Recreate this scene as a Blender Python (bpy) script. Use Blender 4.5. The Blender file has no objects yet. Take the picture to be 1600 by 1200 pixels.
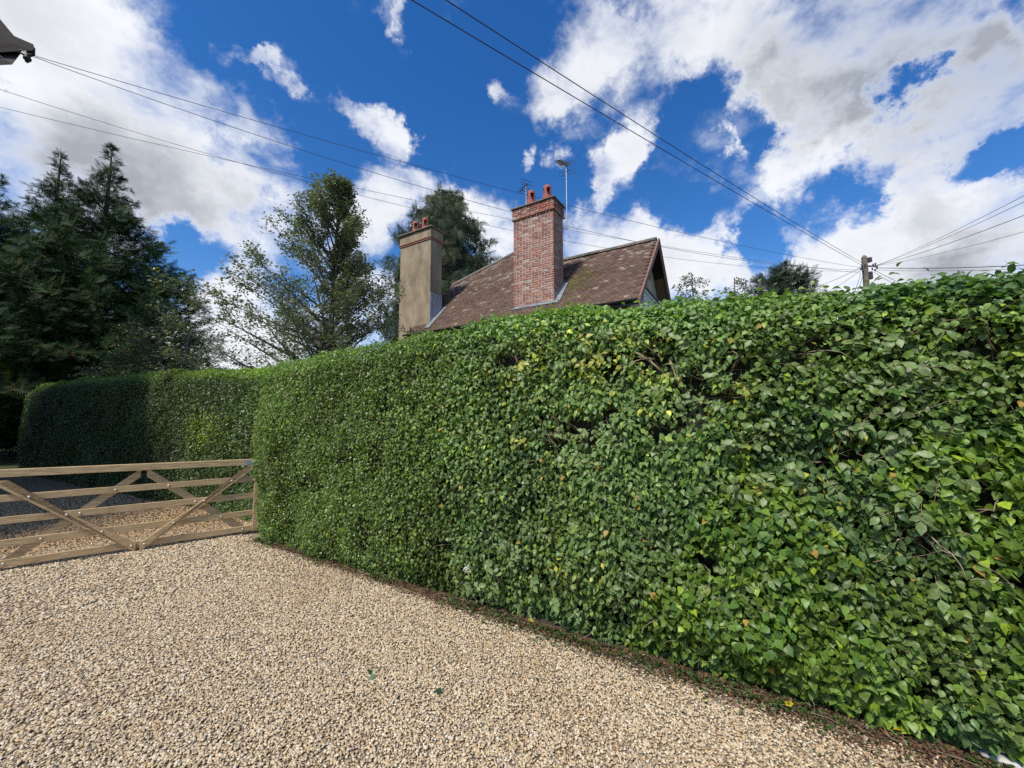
import bpy, math, random
import numpy as np
from mathutils import Vector, Matrix

random.seed(4)
RNG = np.random.default_rng(7)
C = bpy.context.scene.collection
SC = bpy.context.scene

# ------------------------------------------------------------------ camera
F = 620.0                      # focal length in pixels of a 1600 px wide picture
CAM_H = 1.75
PITCH = math.radians(5.07)
cam_d = bpy.data.cameras.new('camera'); cam = bpy.data.objects.new('camera', cam_d); C.objects.link(cam)
cam_d.sensor_width = 36.0; cam_d.lens = F / 1600 * 36
cam_d.clip_start = 0.05; cam_d.clip_end = 3000
cam.location = (0, 0, CAM_H); cam.rotation_euler = (math.pi / 2 + PITCH, 0, 0)
SC.camera = cam

# ------------------------------------------------------------------ light
SUN_AZ = math.atan2(-0.78, -0.62)           # direction towards the sun, on the ground
SUN_EL = math.radians(52)
sd = Vector((math.cos(SUN_AZ) * math.cos(SUN_EL), math.sin(SUN_AZ) * math.cos(SUN_EL), math.sin(SUN_EL)))
sun_d = bpy.data.lights.new('sun', 'SUN'); sun = bpy.data.objects.new('sun', sun_d); C.objects.link(sun)
sun_d.energy = 2.7; sun_d.angle = math.radians(7); sun_d.color = (1.0, 0.94, 0.85)
sun.rotation_euler = sd.to_track_quat('Z', 'Y').to_euler()
SC.view_settings.view_transform = 'Standard'
try: SC.view_settings.look = 'None'
except Exception: pass
SC.view_settings.gamma = 1.0; SC.view_settings.exposure = 0.74
SC.view_settings.use_curve_mapping = False
SC.cycles.max_bounces = 6; SC.cycles.diffuse_bounces = 3; SC.cycles.glossy_bounces = 2
SC.cycles.transmission_bounces = 4; SC.cycles.transparent_max_bounces = 6
SC.cycles.caustics_reflective = False; SC.cycles.caustics_refractive = False
SC.cycles.use_denoising = False

def ray(px, py):
    u = (px - 800) / F; v = (600 - py) / F
    return np.array((u, math.cos(PITCH) - math.sin(PITCH) * v, math.sin(PITCH) + math.cos(PITCH) * v))
CAMP = np.array((0, 0, CAM_H))
def at_depth(px, py, Y):
    d = ray(px, py); return CAMP + d * (Y / d[1])
def on_z(px, py, z=0.0):
    d = ray(px, py); return CAMP + d * ((z - CAM_H) / d[2])

# the frame shared by hedge and house: p along the hedge, q away from the viewer
TH = -math.atan(0.62); CT, ST = math.cos(TH), math.sin(TH)
def PQ(p, q, z=0.0): return np.array((CT * p - ST * q, ST * p + CT * q, z))
def on_q(px, py, q):            # pixel -> (p, z) on the vertical plane q
    d = ray(px, py); n = np.array((-ST, CT, 0)); k = q / d.dot(n); w = CAMP + d * k
    return CT * w[0] + ST * w[1], w[2]

# ------------------------------------------------------------------ sky
W = bpy.data.worlds.new('World'); SC.world = W; W.use_nodes = True
nt = W.node_tree; nt.nodes.clear(); N = nt.nodes; L = nt.links
def sk(x):
    return x
def mth(op, a, b=None, c=None, clamp=False, tree=None):
    t = tree or nt
    n = t.nodes.new('ShaderNodeMath'); n.operation = op; n.use_clamp = clamp
    for i, s in enumerate((a, b, c)):
        if s is None: continue
        if isinstance(s, (int, float)): n.inputs[i].default_value = s
        else: t.links.new(s, n.inputs[i])
    return n.outputs[0]
def smooth(x, a, b, lo=0.0, hi=1.0, tree=None):
    t = tree or nt
    n = t.nodes.new('ShaderNodeMapRange'); n.interpolation_type = 'SMOOTHSTEP'
    t.links.new(x, n.inputs['Value'])
    n.inputs['From Min'].default_value = a; n.inputs['From Max'].default_value = b
    n.inputs['To Min'].default_value = lo; n.inputs['To Max'].default_value = hi
    return n.outputs['Result']
tc = N.new('ShaderNodeTexCoord'); DIR = tc.outputs['Generated']
sky = N.new('ShaderNodeTexSky'); sky.sky_type = 'NISHITA'; sky.sun_disc = False
sky.sun_elevation = SUN_EL; sky.sun_rotation = math.atan2(sd.x, sd.y)
sky.air_density = 1.0; sky.dust_density = 0.3; sky.ozone_density = 2.5
hs = N.new('ShaderNodeHueSaturation'); hs.inputs['Hue'].default_value = 0.509; hs.inputs['Saturation'].default_value = 1.36; hs.inputs['Value'].default_value = 0.98
L.new(sky.outputs[0], hs.inputs['Color'])
def noise(scale, detail, rough, dist=0.0, vec=None, offs=(0, 0, 0), sc=(1, 1, 1)):
    mp = N.new('ShaderNodeMapping'); mp.inputs['Location'].default_value = offs; mp.inputs['Scale'].default_value = sc
    L.new(vec or DIR, mp.inputs['Vector'])
    n = N.new('ShaderNodeTexNoise'); n.inputs['Scale'].default_value = scale; n.inputs['Detail'].default_value = detail
    n.inputs['Roughness'].default_value = rough; n.inputs['Distortion'].default_value = dist
    L.new(mp.outputs[0], n.inputs['Vector']); return n
# warp the lookup direction a little so that cloud outlines are ragged
wn = noise(6.0, 7, 0.68, offs=(3.1, 1.7, 0.4))
wv = N.new('ShaderNodeVectorMath'); wv.operation = 'MULTIPLY_ADD'
L.new(wn.outputs['Color'], wv.inputs[0]); wv.inputs[1].default_value = (0.26, 0.26, 0.22); wv.inputs[2].default_value = (-0.13, -0.13, -0.11)
ws = N.new('ShaderNodeVectorMath'); ws.operation = 'ADD'; L.new(DIR, ws.inputs[0]); L.new(wv.outputs[0], ws.inputs[1])
WDIR = ws.outputs[0]
def field(blobs, start):
    acc = start
    for (px, py, r, w) in blobs:
        d = ray(px, py); ln = np.linalg.norm(d); d = d / ln
        dn = N.new('ShaderNodeVectorMath'); dn.operation = 'DISTANCE'; L.new(WDIR, dn.inputs[0]); dn.inputs[1].default_value = tuple(d)
        ra = r / F / (ln ** 1.35)
        acc = mth('ADD', acc, smooth(dn.outputs['Value'], ra, ra * 0.25, 0.0, w))
    return acc
cloud_blobs = [
 # left bank
 (60, 60, 190, .45), (190, 90, 150, .45), (60, 250, 230, .45), (250, 240, 150, .35), (330, 170, 100, .35), (410, 190, 80, .3),
 (190, 330, 180, .4), (350, 310, 110, .25), (430, 280, 55, .2), (370, 440, 120, .45), (300, 540, 110, .4), (460, 340, 70, .3),
 # wisps in the blue
 (375, 75, 55, .55), (430, 100, 60, .62), (480, 135, 50, .5), (610, 10, 50, .5), (640, 50, 40, .5), (545, 155, 60, .75), (600, 185, 60, .8),
 (635, 210, 40, .5), (680, 175, 40, .45), (755, 140, 50, .5), (775, 165, 50, .4), (720, 15, 60, .3),
 # behind the trees
 (600, 280, 90, .5), (670, 290, 70, .4), (560, 340, 80, .4), (720, 330, 60, .35), (780, 370, 70, .45), (420, 530, 110, .45), (560, 480, 120, .4),
 # upper right bank
 (850, 140, 80, .42), (930, 60, 110, .42), (900, 150, 70, .35), (1010, 70, 120, .4), (1130, 20, 140, .45), (1260, 60, 170, .45), (1230, 130, 80, .38),
 (1430, 60, 200, .5), (1560, 140, 150, .5), (1310, 180, 110, .35), (1270, 260, 110, .36), (1400, 215, 80, .3), (1200, 240, 50, .3), (1240, 330, 50, .3),
 (1140, 310, 60, .3), (1180, 320, 40, .25), (1500, 215, 80, .3),
 # small puffs
 (822, 250, 30, .6), (880, 240, 45, .6), (960, 270, 60, .5), (1010, 215, 60, .5), (980, 245, 50, .4), (1122, 215, 40, .55), (1125, 240, 40, .5), (945, 320, 30, .4),
 (1245, 380, 40, .25), (1322, 325, 25, .2),
 # low cumulus
 (1040, 365, 75, .5), (940, 385, 80, .4), (1110, 400, 90, .5), (1130, 370, 50, .4), (1000, 450, 120, .4), (900, 360, 60, .3),
 (1300, 430, 130, .5), (1410, 370, 110, .5), (1480, 310, 100, .55), (1560, 350, 130, .55), (1440, 290, 60, .35), (1500, 460, 160, .5), (1220, 460, 90, .4),
 # gaps
 (430, 30, 170, -.3), (560, 90, 170, -.35), (700, 120, 190, -.4), (720, 240, 90, -.3), (860, 280, 110, -.25), (330, 215, 45, -.25), (280, 385, 85, -.8), (230, 430, 60, -.4), (400, 330, 40, -.2),
 (480, 220, 60, -.2), (1100, 140, 90, -.45), (1060, 200, 90, -.4), (1110, 290, 120, -.4), (1180, 190, 60, -.4), (1195, 365, 70, -.5), (1300, 330, 80, -.45), (1380, 160, 55, -.5), (1060, 330, 50, -.3), (1230, 395, 50, -.3),
 (1420, 150, 50, -.35), (1480, 155, 35, -.35), (1385, 210, 30, -.25), (1340, 290, 45, -.25), (1560, 235, 60, -.45), (1230, 410, 30, -.1), (980, 130, 30, -.12), (950, 105, 25, -.2),
 (1040, 300, 60, -.25), (0, 110, 25, -.4), (800, 50, 50, -.3), (500, 40, 90, -.2), (650, 380, 40, -.1), (860, 300, 60, -.2),
]
Fm = mth('MINIMUM', mth('MAXIMUM', field(cloud_blobs, 0.30), 0.02), 0.80)
fb = noise(3.4, 9, 0.60, 0.15, sc=(1, 1, 1.7)).outputs['Fac']
fb2 = noise(13.0, 7, 0.62, 0.3, offs=(5, 2, 9), sc=(1, 1, 1.5)).outputs['Fac']
D = mth('ADD', Fm, mth('MULTIPLY', mth('SUBTRACT', fb, 0.5), 2.3))
D = mth('ADD', D, mth('MULTIPLY', mth('SUBTRACT', fb2, 0.5), 0.55))
alpha = mth('POWER', smooth(D, 0.16, 0.92), 1.25)
grey_blobs = [(60, 330, 260, .5), (220, 310, 200, .4), (180, 210, 120, .2), (330, 320, 90, .25), (60, 40, 120, .15), (1180, 60, 120, .2), (1300, 90, 200, .5), (1500, 130, 230, .75), (1310, 190, 90, .45), (1300, 20, 160, .2), (1590, 200, 90, .3),
              (1530, 430, 150, .6), (1450, 450, 120, .4), (1440, 330, 60, .3), (1560, 320, 60, .3), (1050, 50, 60, .2), (1590, 60, 150, .3)]
G = field(grey_blobs, 0.12)
fb3 = noise(3.4, 9, 0.60, 0.15, offs=(-.10, .01, .17), sc=(1, 1, 1.7)).outputs['Fac']
G = mth('ADD', G, mth('MULTIPLY', mth('SUBTRACT', fb2, 0.5), 0.35))
G = mth('ADD', G, mth('MULTIPLY', mth('SUBTRACT', fb, fb3), 0.8))
G = mth('MULTIPLY', G, smooth(D, 0.45, 1.0))
gcl = mth('MINIMUM', mth('MAXIMUM', G, 0.0), 1.0)
cr = N.new('ShaderNodeMix'); cr.data_type = 'RGBA'
L.new(gcl, cr.inputs['Factor'])
cr.inputs['A'].default_value = (0.88, 0.90, 0.94, 1); cr.inputs['B'].default_value = (0.36, 0.39, 0.44, 1)
bg1 = N.new('ShaderNodeBackground'); L.new(hs.outputs[0], bg1.inputs['Color']); bg1.inputs['Strength'].default_value = 0.10
bg2 = N.new('ShaderNodeBackground'); L.new(cr.outputs['Result'], bg2.inputs['Color']); bg2.inputs['Strength'].default_value = 0.67
mx = N.new('ShaderNodeMixShader'); L.new(alpha, mx.inputs[0]); L.new(bg1.outputs[0], mx.inputs[1]); L.new(bg2.outputs[0], mx.inputs[2])
wo = N.new('ShaderNodeOutputWorld'); L.new(mx.outputs[0], wo.inputs['Surface'])
W.cycles.sampling_method = 'MANUAL'; W.cycles.sample_map_resolution = 1024

# ------------------------------------------------------------------ helpers
def tag(o, label=None, cat=None, group=None, kind=None):
    if label: o['label'] = label
    if cat: o['category'] = cat
    if group: o['group'] = group
    if kind: o['kind'] = kind
    return o
def empty(name, loc=(0, 0, 0), rz=0.0, parent=None):
    o = bpy.data.objects.new(name, None); C.objects.link(o); o.location = loc; o.rotation_euler = (0, 0, rz)
    o.empty_display_size = 0.2; o.parent = parent
    return o
def link(name, me, mat=None, parent=None):
    o = bpy.data.objects.new(name, me); C.objects.link(o); o.parent = parent
    if mat and not me.materials: me.materials.append(mat)
    return o
class MB:
    def __init__(s): s.v = []; s.f = []; s.uv = None
    def box(s, c, size, M=None):
        hx, hy, hz = size[0] / 2, size[1] / 2, size[2] / 2; b = len(s.v)
        for z in (-hz, hz):
            for x, y in ((-hx, -hy), (hx, -hy), (hx, hy), (-hx, hy)):
                p = Vector((x, y, z))
                if M is not None: p = M @ p
                s.v.append((p.x + c[0], p.y + c[1], p.z + c[2]))
        s.f += [(b, b + 3, b + 2, b + 1), (b + 4, b + 5, b + 6, b + 7), (b, b + 1, b + 5, b + 4), (b + 1, b + 2, b + 6, b + 5), (b + 2, b + 3, b + 7, b + 6), (b + 3, b, b + 4, b + 7)]
        return s
    def tube(s, pts, rad, n=6, cap=True):
        pts = [Vector(p) for p in pts]; b = len(s.v)
        if not hasattr(rad, '__len__'): rad = [rad] * len(pts)
        for i, p in enumerate(pts):
            d = (pts[min(i + 1, len(pts) - 1)] - pts[max(i - 1, 0)])
            d = d.normalized() if d.length > 1e-9 else Vector((0, 0, 1))
            a = d.cross(Vector((0, 0, 1)) if abs(d.z) < 0.9 else Vector((1, 0, 0))).normalized(); c = d.cross(a)
            for k in range(n):
                t = 2 * math.pi * k / n; q = p + (a * math.cos(t) + c * math.sin(t)) * rad[i]; s.v.append(tuple(q))
        for i in range(len(pts) - 1):
            for k in range(n):
                k2 = (k + 1) % n; s.f.append((b + i * n + k, b + i * n + k2, b + (i + 1) * n + k2, b + (i + 1) * n + k))
        if cap:
            s.f.append(tuple(b + k for k in range(n - 1, -1, -1))); e = b + (len(pts) - 1) * n; s.f.append(tuple(e + k for k in range(n)))
        return s
    def poly(s, pts, ext):       # polygon extruded by vector ext
        b = len(s.v); n = len(pts); e = Vector(ext)
        for p in pts: s.v.append(tuple(p))
        for p in pts: s.v.append(tuple(Vector(p) + e))
        s.f.append(tuple(range(b, b + n))); s.f.append(tuple(range(b + 2 * n - 1, b + n - 1, -1)))
        for i in range(n):
            j = (i + 1) % n; s.f.append((b + i, b + n + i, b + n + j, b + j))
        return s
    def lathe(s, c, prof, n=16):
        b = len(s.v)
        for (r, z) in prof:
            for k in range(n):
                t = 2 * math.pi * k / n; s.v.append((c[0] + r * math.cos(t), c[1] + r * math.sin(t), c[2] + z))
        for i in range(len(prof) - 1):
            for k in range(n):
                k2 = (k + 1) % n; s.f.append((b + i * n + k, b + i * n + k2, b + (i + 1) * n + k2, b + (i + 1) * n + k))
        return s
    def build(s, name, mat, parent=None, smooth=False, bevel=0):
        me = bpy.data.meshes.new(name); me.from_pydata(s.v, [], s.f); me.materials.append(mat); me.update()
        import bmesh
        bm = bmesh.new(); bm.from_mesh(me); bmesh.ops.recalc_face_normals(bm, faces=bm.faces); bm.to_mesh(me); bm.free()
        if smooth: me.polygons.foreach_set('use_smooth', [True] * len(me.polygons))
        o = link(name, me, None, parent)
        if bevel:
            m = o.modifiers.new('bevel', 'BEVEL'); m.width = bevel; m.segments = 2
        return o

def rnd(*shape): return RNG.random(shape)
def nrm(v): return v / np.maximum(np.linalg.norm(v, axis=-1, keepdims=True), 1e-9)
class VNoise:
    def __init__(s, seed): s.t = np.random.default_rng(seed).random((64, 64))
    def __call__(s, x, y, sc=1.0, oct=1):
        r = 0; a = 1; tot = 0
        for o in range(oct):
            X = np.asarray(x) * sc + 17.3 * o; Y = np.asarray(y) * sc + 5.1 * o
            i = np.floor(X).astype(int); j = np.floor(Y).astype(int); fx = X - i; fy = Y - j
            fx = fx * fx * (3 - 2 * fx); fy = fy * fy * (3 - 2 * fy)
            g = lambda a_, b_: s.t[a_ % 64, b_ % 64]
            v = (g(i, j) * (1 - fx) + g(i + 1, j) * fx) * (1 - fy) + (g(i, j + 1) * (1 - fx) + g(i + 1, j + 1) * fx) * fy
            r = r + v * a; tot += a; a *= .5; sc *= 2.03
        return r / tot
n1, n2, n3, n4 = VNoise(1), VNoise(2), VNoise(3), VNoise(4)

LEAF8 = (np.array([(0, 0, 0), (-.30, .25, .06), (0, .28, 0), (.30, .25, .06), (-.34, .55, .05), (0, .60, -.02), (.34, .55, .05), (0, 1, -.14)], float),
         np.array([(0, 2, 1), (0, 3, 2), (1, 2, 5), (1, 5, 4), (2, 3, 6), (2, 6, 5), (4, 5, 7), (5, 6, 7)]))
IVY8 = (np.array([(0, 0, 0), (-.36, .20, .07), (0, .22, 0), (.36, .20, .07), (-.33, .50, .03), (0, .55, -.02), (.33, .50, .03), (0, 1, -.18)], float), LEAF8[1])
LEAF4 = (np.array([(0, 0, 0), (-.28, .45, .07), (0, .5, 0), (.28, .45, .07), (0, 1, -.08)], float),
         np.array([(0, 2, 1), (0, 3, 2), (1, 2, 4), (2, 3, 4)]))
LEAF2 = (np.array([(0, 0, 0), (-.26, .5, .06), (.26, .5, .06), (0, 1, -.06)], float), np.array([(0, 2, 1), (1, 2, 3)]))
def make_frond(n=9, droop=0.0, seed=0):
    r = np.random.default_rng(seed); v = []; f = []
    for i in range(n):
        t = 0.06 + 0.9 * i / n
        for sgn in (-1, 1):
            l = (0.42 * (1 - t) + 0.10) * (0.7 + .6 * r.random()); w = 0.045
            b = len(v); z = -droop * t * t
            v += [(0, t, z), (0, t + w * 1.8, z), (sgn * l * .72, t + l * .75, z + .04 - droop * l * .5 + .05 * (r.random() - .5))]; f.append((b, b + 1, b + 2) if sgn > 0 else (b, b + 2, b + 1))
    b = len(v); v += [(-.03, 0, 0), (.03, 0, 0), (0, 1.05, -droop)]; f.append((b, b + 1, b + 2))
    return np.array(v, float), np.array(f)

def basis(normal, tip):
    n = nrm(normal); y = tip - (tip * n).sum(-1, keepdims=True) * n; y = nrm(y); x = np.cross(y, n)
    return np.stack((x, y, n), axis=-1)                     # (k,3,3), columns x,y,n
def scatter(name, tmpl, P, R, S, col, mat, parent=None, smooth=True, wscale=None):
    V, Fc = tmpl; k = len(P); m = len(V)
    T = np.broadcast_to(V[None], (k, m, 3)).copy()
    if wscale is not None: T[:, :, 0] *= wscale[:, None]
    T[:, :, 2] *= (.4 + 2.2 * RNG.random(k))[:, None] if m in (5, 8) and smooth else 1
    T *= np.asarray(S)[:, None, None]
    W_ = np.einsum('kij,kmj->kmi', R, T) + P[:, None, :]
    me = bpy.data.meshes.new(name)
    me.vertices.add(k * m); me.vertices.foreach_set('co', W_.astype(np.float32).ravel())
    FF = (Fc[None] + (np.arange(k) * m)[:, None, None]).reshape(-1, 3)
    nf = len(FF); me.loops.add(nf * 3); me.loops.foreach_set('vertex_index', FF.astype(np.int32).ravel())
    me.polygons.add(nf); me.polygons.foreach_set('loop_start', np.arange(0, nf * 3, 3, dtype=np.int32))
    me.update(calc_edges=True)
    if smooth: me.polygons.foreach_set('use_smooth', np.ones(nf, bool))
    a = me.attributes.new('tint', 'FLOAT_COLOR', 'POINT')
    c4 = np.ones((k, m, 4), np.float32); c4[:, :, :3] = np.asarray(col)[:, None, :]
    a.data.foreach_set('color', c4.ravel())
    me.materials.append(mat)
    return link(name, me, None, parent)

# ------------------------------------------------------------------ materials
def new_mat(name):
    m = bpy.data.materials.new(name); m.use_nodes = True
    return m, m.node_tree, m.node_tree.nodes['Principled BSDF']
def leaf_mat(name, rough=0.42, trans=0.28, spec=0.5):
    m, t, b = new_mat(name)
    a = t.nodes.new('ShaderNodeAttribute'); a.attribute_name = 'tint'
    tc = t.nodes.new('ShaderNodeTexCoord'); nz = t.nodes.new('ShaderNodeTexNoise'); nz.inputs['Scale'].default_value = 70; nz.inputs['Detail'].default_value = 3
    t.links.new(tc.outputs['Object'], nz.inputs['Vector'])
    vs = t.nodes.new('ShaderNodeVectorMath'); vs.operation = 'SCALE'; t.links.new(a.outputs['Color'], vs.inputs[0]); t.links.new(smooth(nz.outputs['Fac'], .3, .7, .78, 1.22, t), vs.inputs['Scale'])
    t.links.new(vs.outputs[0], b.inputs['Base Color']); b.inputs['Roughness'].default_value = rough
    b.inputs['Specular IOR Level'].default_value = spec
    tr = t.nodes.new('ShaderNodeBsdfTranslucent'); mul = t.nodes.new('ShaderNodeMix'); mul.data_type = 'RGBA'; mul.blend_type = 'MULTIPLY'
    mul.inputs['Factor'].default_value = 1; t.links.new(a.outputs['Color'], mul.inputs['A']); mul.inputs['B'].default_value = (1.6, 1.9, 0.6, 1)
    t.links.new(mul.outputs['Result'], tr.inputs['Color'])
    mx = t.nodes.new('ShaderNodeMixShader'); mx.inputs[0].default_value = trans
    out = t.nodes['Material Output']; t.links.new(b.outputs[0], mx.inputs[1]); t.links.new(tr.outputs[0], mx.inputs[2]); t.links.new(mx.outputs[0], out.inputs['Surface'])
    return m
def noisy(name, c1, c2, scale=8, rough=0.8, bump=0.0, bscale=None, detail=6, c3=None, stretch=(1, 1, 1), coords='Object', lo=.35, hi=.65, metallic=0.0):
    m, t, b = new_mat(name)
    tc = t.nodes.new('ShaderNodeTexCoord'); mp = t.nodes.new('ShaderNodeMapping'); mp.inputs['Scale'].default_value = stretch
    t.links.new(tc.outputs[coords], mp.inputs['Vector'])
    n = t.nodes.new('ShaderNodeTexNoise'); n.inputs['Scale'].default_value = scale; n.inputs['Detail'].default_value = detail; n.inputs['Roughness'].default_value = .6
    t.links.new(mp.outputs[0], n.inputs['Vector'])
    r = t.nodes.new('ShaderNodeValToRGB'); r.color_ramp.elements[0].position = lo; r.color_ramp.elements[1].position = hi
    r.color_ramp.elements[0].color = (*c1, 1); r.color_ramp.elements[1].color = (*c2, 1)
    if c3: e = r.color_ramp.elements.new((lo + hi) / 2); e.color = (*c3, 1)
    t.links.new(n.outputs['Fac'], r.inputs['Fac']); t.links.new(r.outputs[0], b.inputs['Base Color'])
    b.inputs['Roughness'].default_value = rough; b.inputs['Metallic'].default_value = metallic
    if bump:
        n2_ = t.nodes.new('ShaderNodeTexNoise'); n2_.inputs['Scale'].default_value = bscale or scale * 6; n2_.inputs['Detail'].default_value = 4
        t.links.new(mp.outputs[0], n2_.inputs['Vector'])
        bp = t.nodes.new('ShaderNodeBump'); bp.inputs['Strength'].default_value = 0.7; bp.inputs['Distance'].default_value = bump
        t.links.new(n2_.outputs['Fac'], bp.inputs['Height']); t.links.new(bp.outputs[0], b.inputs['Normal'])
    return m
def random_mat(name, cols, rough=0.8, nscale=40, namt=0.35, bump=0.002):
    """colour picked per object (or instance), broken up by a little grain"""
    m, t, b = new_mat(name)
    oi = t.nodes.new('ShaderNodeObjectInfo'); r = t.nodes.new('ShaderNodeValToRGB')
    r.color_ramp.interpolation = 'CONSTANT' if len(cols) > 3 else 'LINEAR'
    el = r.color_ramp.elements
    for i, c in enumerate(cols):
        p = i / len(cols)
        if i < 2: e = el[i]; e.position = p
        else: e = el.new(p)
        e.color = (*c, 1)
    t.links.new(oi.outputs['Random'], r.inputs['Fac'])
    tc = t.nodes.new('ShaderNodeTexCoord'); n = t.nodes.new('ShaderNodeTexNoise'); n.inputs['Scale'].default_value = nscale; n.inputs['Detail'].default_value = 4
    t.links.new(tc.outputs['Object'], n.inputs['Vector'])
    mr = t.nodes.new('ShaderNodeMapRange'); t.links.new(n.outputs['Fac'], mr.inputs['Value']); mr.inputs['From Min'].default_value = .3; mr.inputs['From Max'].default_value = .7
    mr.inputs['To Min'].default_value = 1 - namt; mr.inputs['To Max'].default_value = 1 + namt * .6
    mu = t.nodes.new('ShaderNodeVectorMath'); mu.operation = 'SCALE'; t.links.new(r.outputs[0], mu.inputs[0]); t.links.new(mr.outputs[0], mu.inputs['Scale'])
    t.links.new(mu.outputs[0], b.inputs['Base Color']); b.inputs['Roughness'].default_value = rough
    if bump:
        bp = t.nodes.new('ShaderNodeBump'); bp.inputs['Distance'].default_value = bump; t.links.new(n.outputs['Fac'], bp.inputs['Height']); t.links.new(bp.outputs[0], b.inputs['Normal'])
    return m
def attr_mat(name, rough=0.8, nscale=30, namt=0.3, bump=0.003, spec=0.3):
    m, t, b = new_mat(name)
    a = t.nodes.new('ShaderNodeAttribute'); a.attribute_name = 'tint'
    tc = t.nodes.new('ShaderNodeTexCoord'); n = t.nodes.new('ShaderNodeTexNoise'); n.inputs['Scale'].default_value = nscale; n.inputs['Detail'].default_value = 5
    t.links.new(tc.outputs['Object'], n.inputs['Vector'])
    mr = t.nodes.new('ShaderNodeMapRange'); t.links.new(n.outputs['Fac'], mr.inputs['Value']); mr.inputs['From Min'].default_value = .3; mr.inputs['From Max'].default_value = .7
    mr.inputs['To Min'].default_value = 1 - namt; mr.inputs['To Max'].default_value = 1 + namt
    mu = t.nodes.new('ShaderNodeVectorMath'); mu.operation = 'SCALE'; t.links.new(a.outputs['Color'], mu.inputs[0]); t.links.new(mr.outputs[0], mu.inputs['Scale'])
    t.links.new(mu.outputs[0], b.inputs['Base Color']); b.inputs['Roughness'].default_value = rough; b.inputs['Specular IOR Level'].default_value = spec
    if bump:
        bp = t.nodes.new('ShaderNodeBump'); bp.inputs['Distance'].default_value = bump; t.links.new(n.outputs['Fac'], bp.inputs['Height']); t.links.new(bp.outputs[0], b.inputs['Normal'])
    return m

M_hedge = leaf_mat('hedge_leaf', 0.42, 0.28, 0.36)
M_privet = leaf_mat('small_glossy_leaf', 0.40, 0.26, 0.42)
M_fol = leaf_mat('tree_leaf', 0.42, 0.25)
M_needle = leaf_mat('needles', 0.75, 0.10, 0.15)
M_bark = noisy('bark', (.10, .08, .06), (.22, .19, .15), 14, .9, .01, 40, stretch=(1, 1, .3))
M_twig = noisy('twig_bark', (.14, .10, .065), (.36, .28, .19), 25, .85, .002)
M_core = noisy('shaded_hedge_inside', (.010, .014, .006), (.035, .034, .018), 20, .95, .03, 60)
M_timber = noisy('gate_timber', (.31, .205, .10), (.66, .50, .28), 4.5, .62, .0015, 30, stretch=(1.2, 14, 14), c3=(.50, .345, .175), lo=.3, hi=.7)
M_galv = noisy('galvanised_metal', (.36, .37, .38), (.55, .56, .57), 30, .45, .0005, metallic=.6)
M_bolt = noisy('bolt_metal', (.62, .58, .50), (.8, .76, .68), 60, .35, metallic=.5)
M_render = noisy('roughcast_render', (.20, .155, .10), (.37, .295, .195), 2.6, .95, .006, 60, c3=(.30, .235, .15), stretch=(1, 1, .45), detail=9)
M_mortar = noisy('mortar', (.38, .34, .29), (.56, .52, .45), 14, .95, .004, 60)
M_cap = noisy('cap_stone', (.12, .11, .10), (.24, .21, .18), 9, .9, .004, 60)
M_band = random_mat('clay_band', [(.27, .10, .065), (.36, .15, .10), (.30, .17, .12)], .85)
M_brick = random_mat('brick_face', [(.32, .12, .08), (.38, .165, .115), (.25, .11, .085), (.40, .22, .17), (.30, .155, .12), (.35, .14, .095), (.40, .31, .26), (.23, .13, .105)], .9, 18, .45, .004)
M_pot = noisy('terracotta', (.27, .062, .042), (.40, .115, .075), 9, .8, .002)
M_soffit_shade = noisy('shaded_soffit', (.01, .01, .01), (.02, .02, .02), 5, .9)
M_black = noisy('black_gutter', (.012, .012, .013), (.03, .03, .032), 12, .4)
M_lead = noisy('lead_sheet', (.13, .14, .155), (.27, .285, .30), 6, .6, .002, c3=(.19, .205, .22))
M_board = noisy('weathered_board', (.20, .22, .24), (.50, .52, .54), 5, .75, .002, stretch=(5, 5, .7), c3=(.33, .36, .39))
M_barge = noisy('barge_paint', (.16, .075, .055), (.24, .12, .085), 6, .7, .001)
M_tile = attr_mat('clay_tile', .9, 24, .38, .003, .2)
M_white = noisy('white_paint', (.68, .68, .66), (.80, .80, .78), 10, .5)
M_glass, _t, _b = new_mat('window_glass'); _b.inputs['Base Color'].default_value = (.03, .04, .05, 1); _b.inputs['Roughness'].default_value = .06
M_net = noisy('net_curtain', (.60, .60, .58), (.74, .74, .72), 20, .9)
M_wire = noisy('wire_sheath', (.035, .035, .04), (.06, .06, .065), 20, .7)
M_pole = noisy('pole_wood', (.11, .09, .07), (.23, .19, .15), 6, .9, .006, 30, stretch=(6, 6, .6))
M_alu = noisy('aerial_metal', (.30, .31, .30), (.52, .53, .52), 14, .45, metallic=.5)
M_plas = noisy('weathered_plastic', (.30, .27, .22), (.72, .71, .68), 16, .6, .003, c3=(.6, .59, .56))

# ------------------------------------------------------------------ ground
def sheet(name, pts, z, mat, kind='structure'):
    me = bpy.data.meshes.new(name); me.from_pydata([(x, y, z) for x, y in pts], [], [tuple(range(len(pts)))]); me.materials.append(mat)
    return tag(link(name, me), kind=kind)
M_ground = noisy('field_grass', (.035, .055, .018), (.08, .10, .035), .6, .95, .02, 20)
sheet('ground', [(-1200, -1200), (1200, -1200), (1200, 1200), (-1200, 1200)], -0.012, M_ground)

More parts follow.
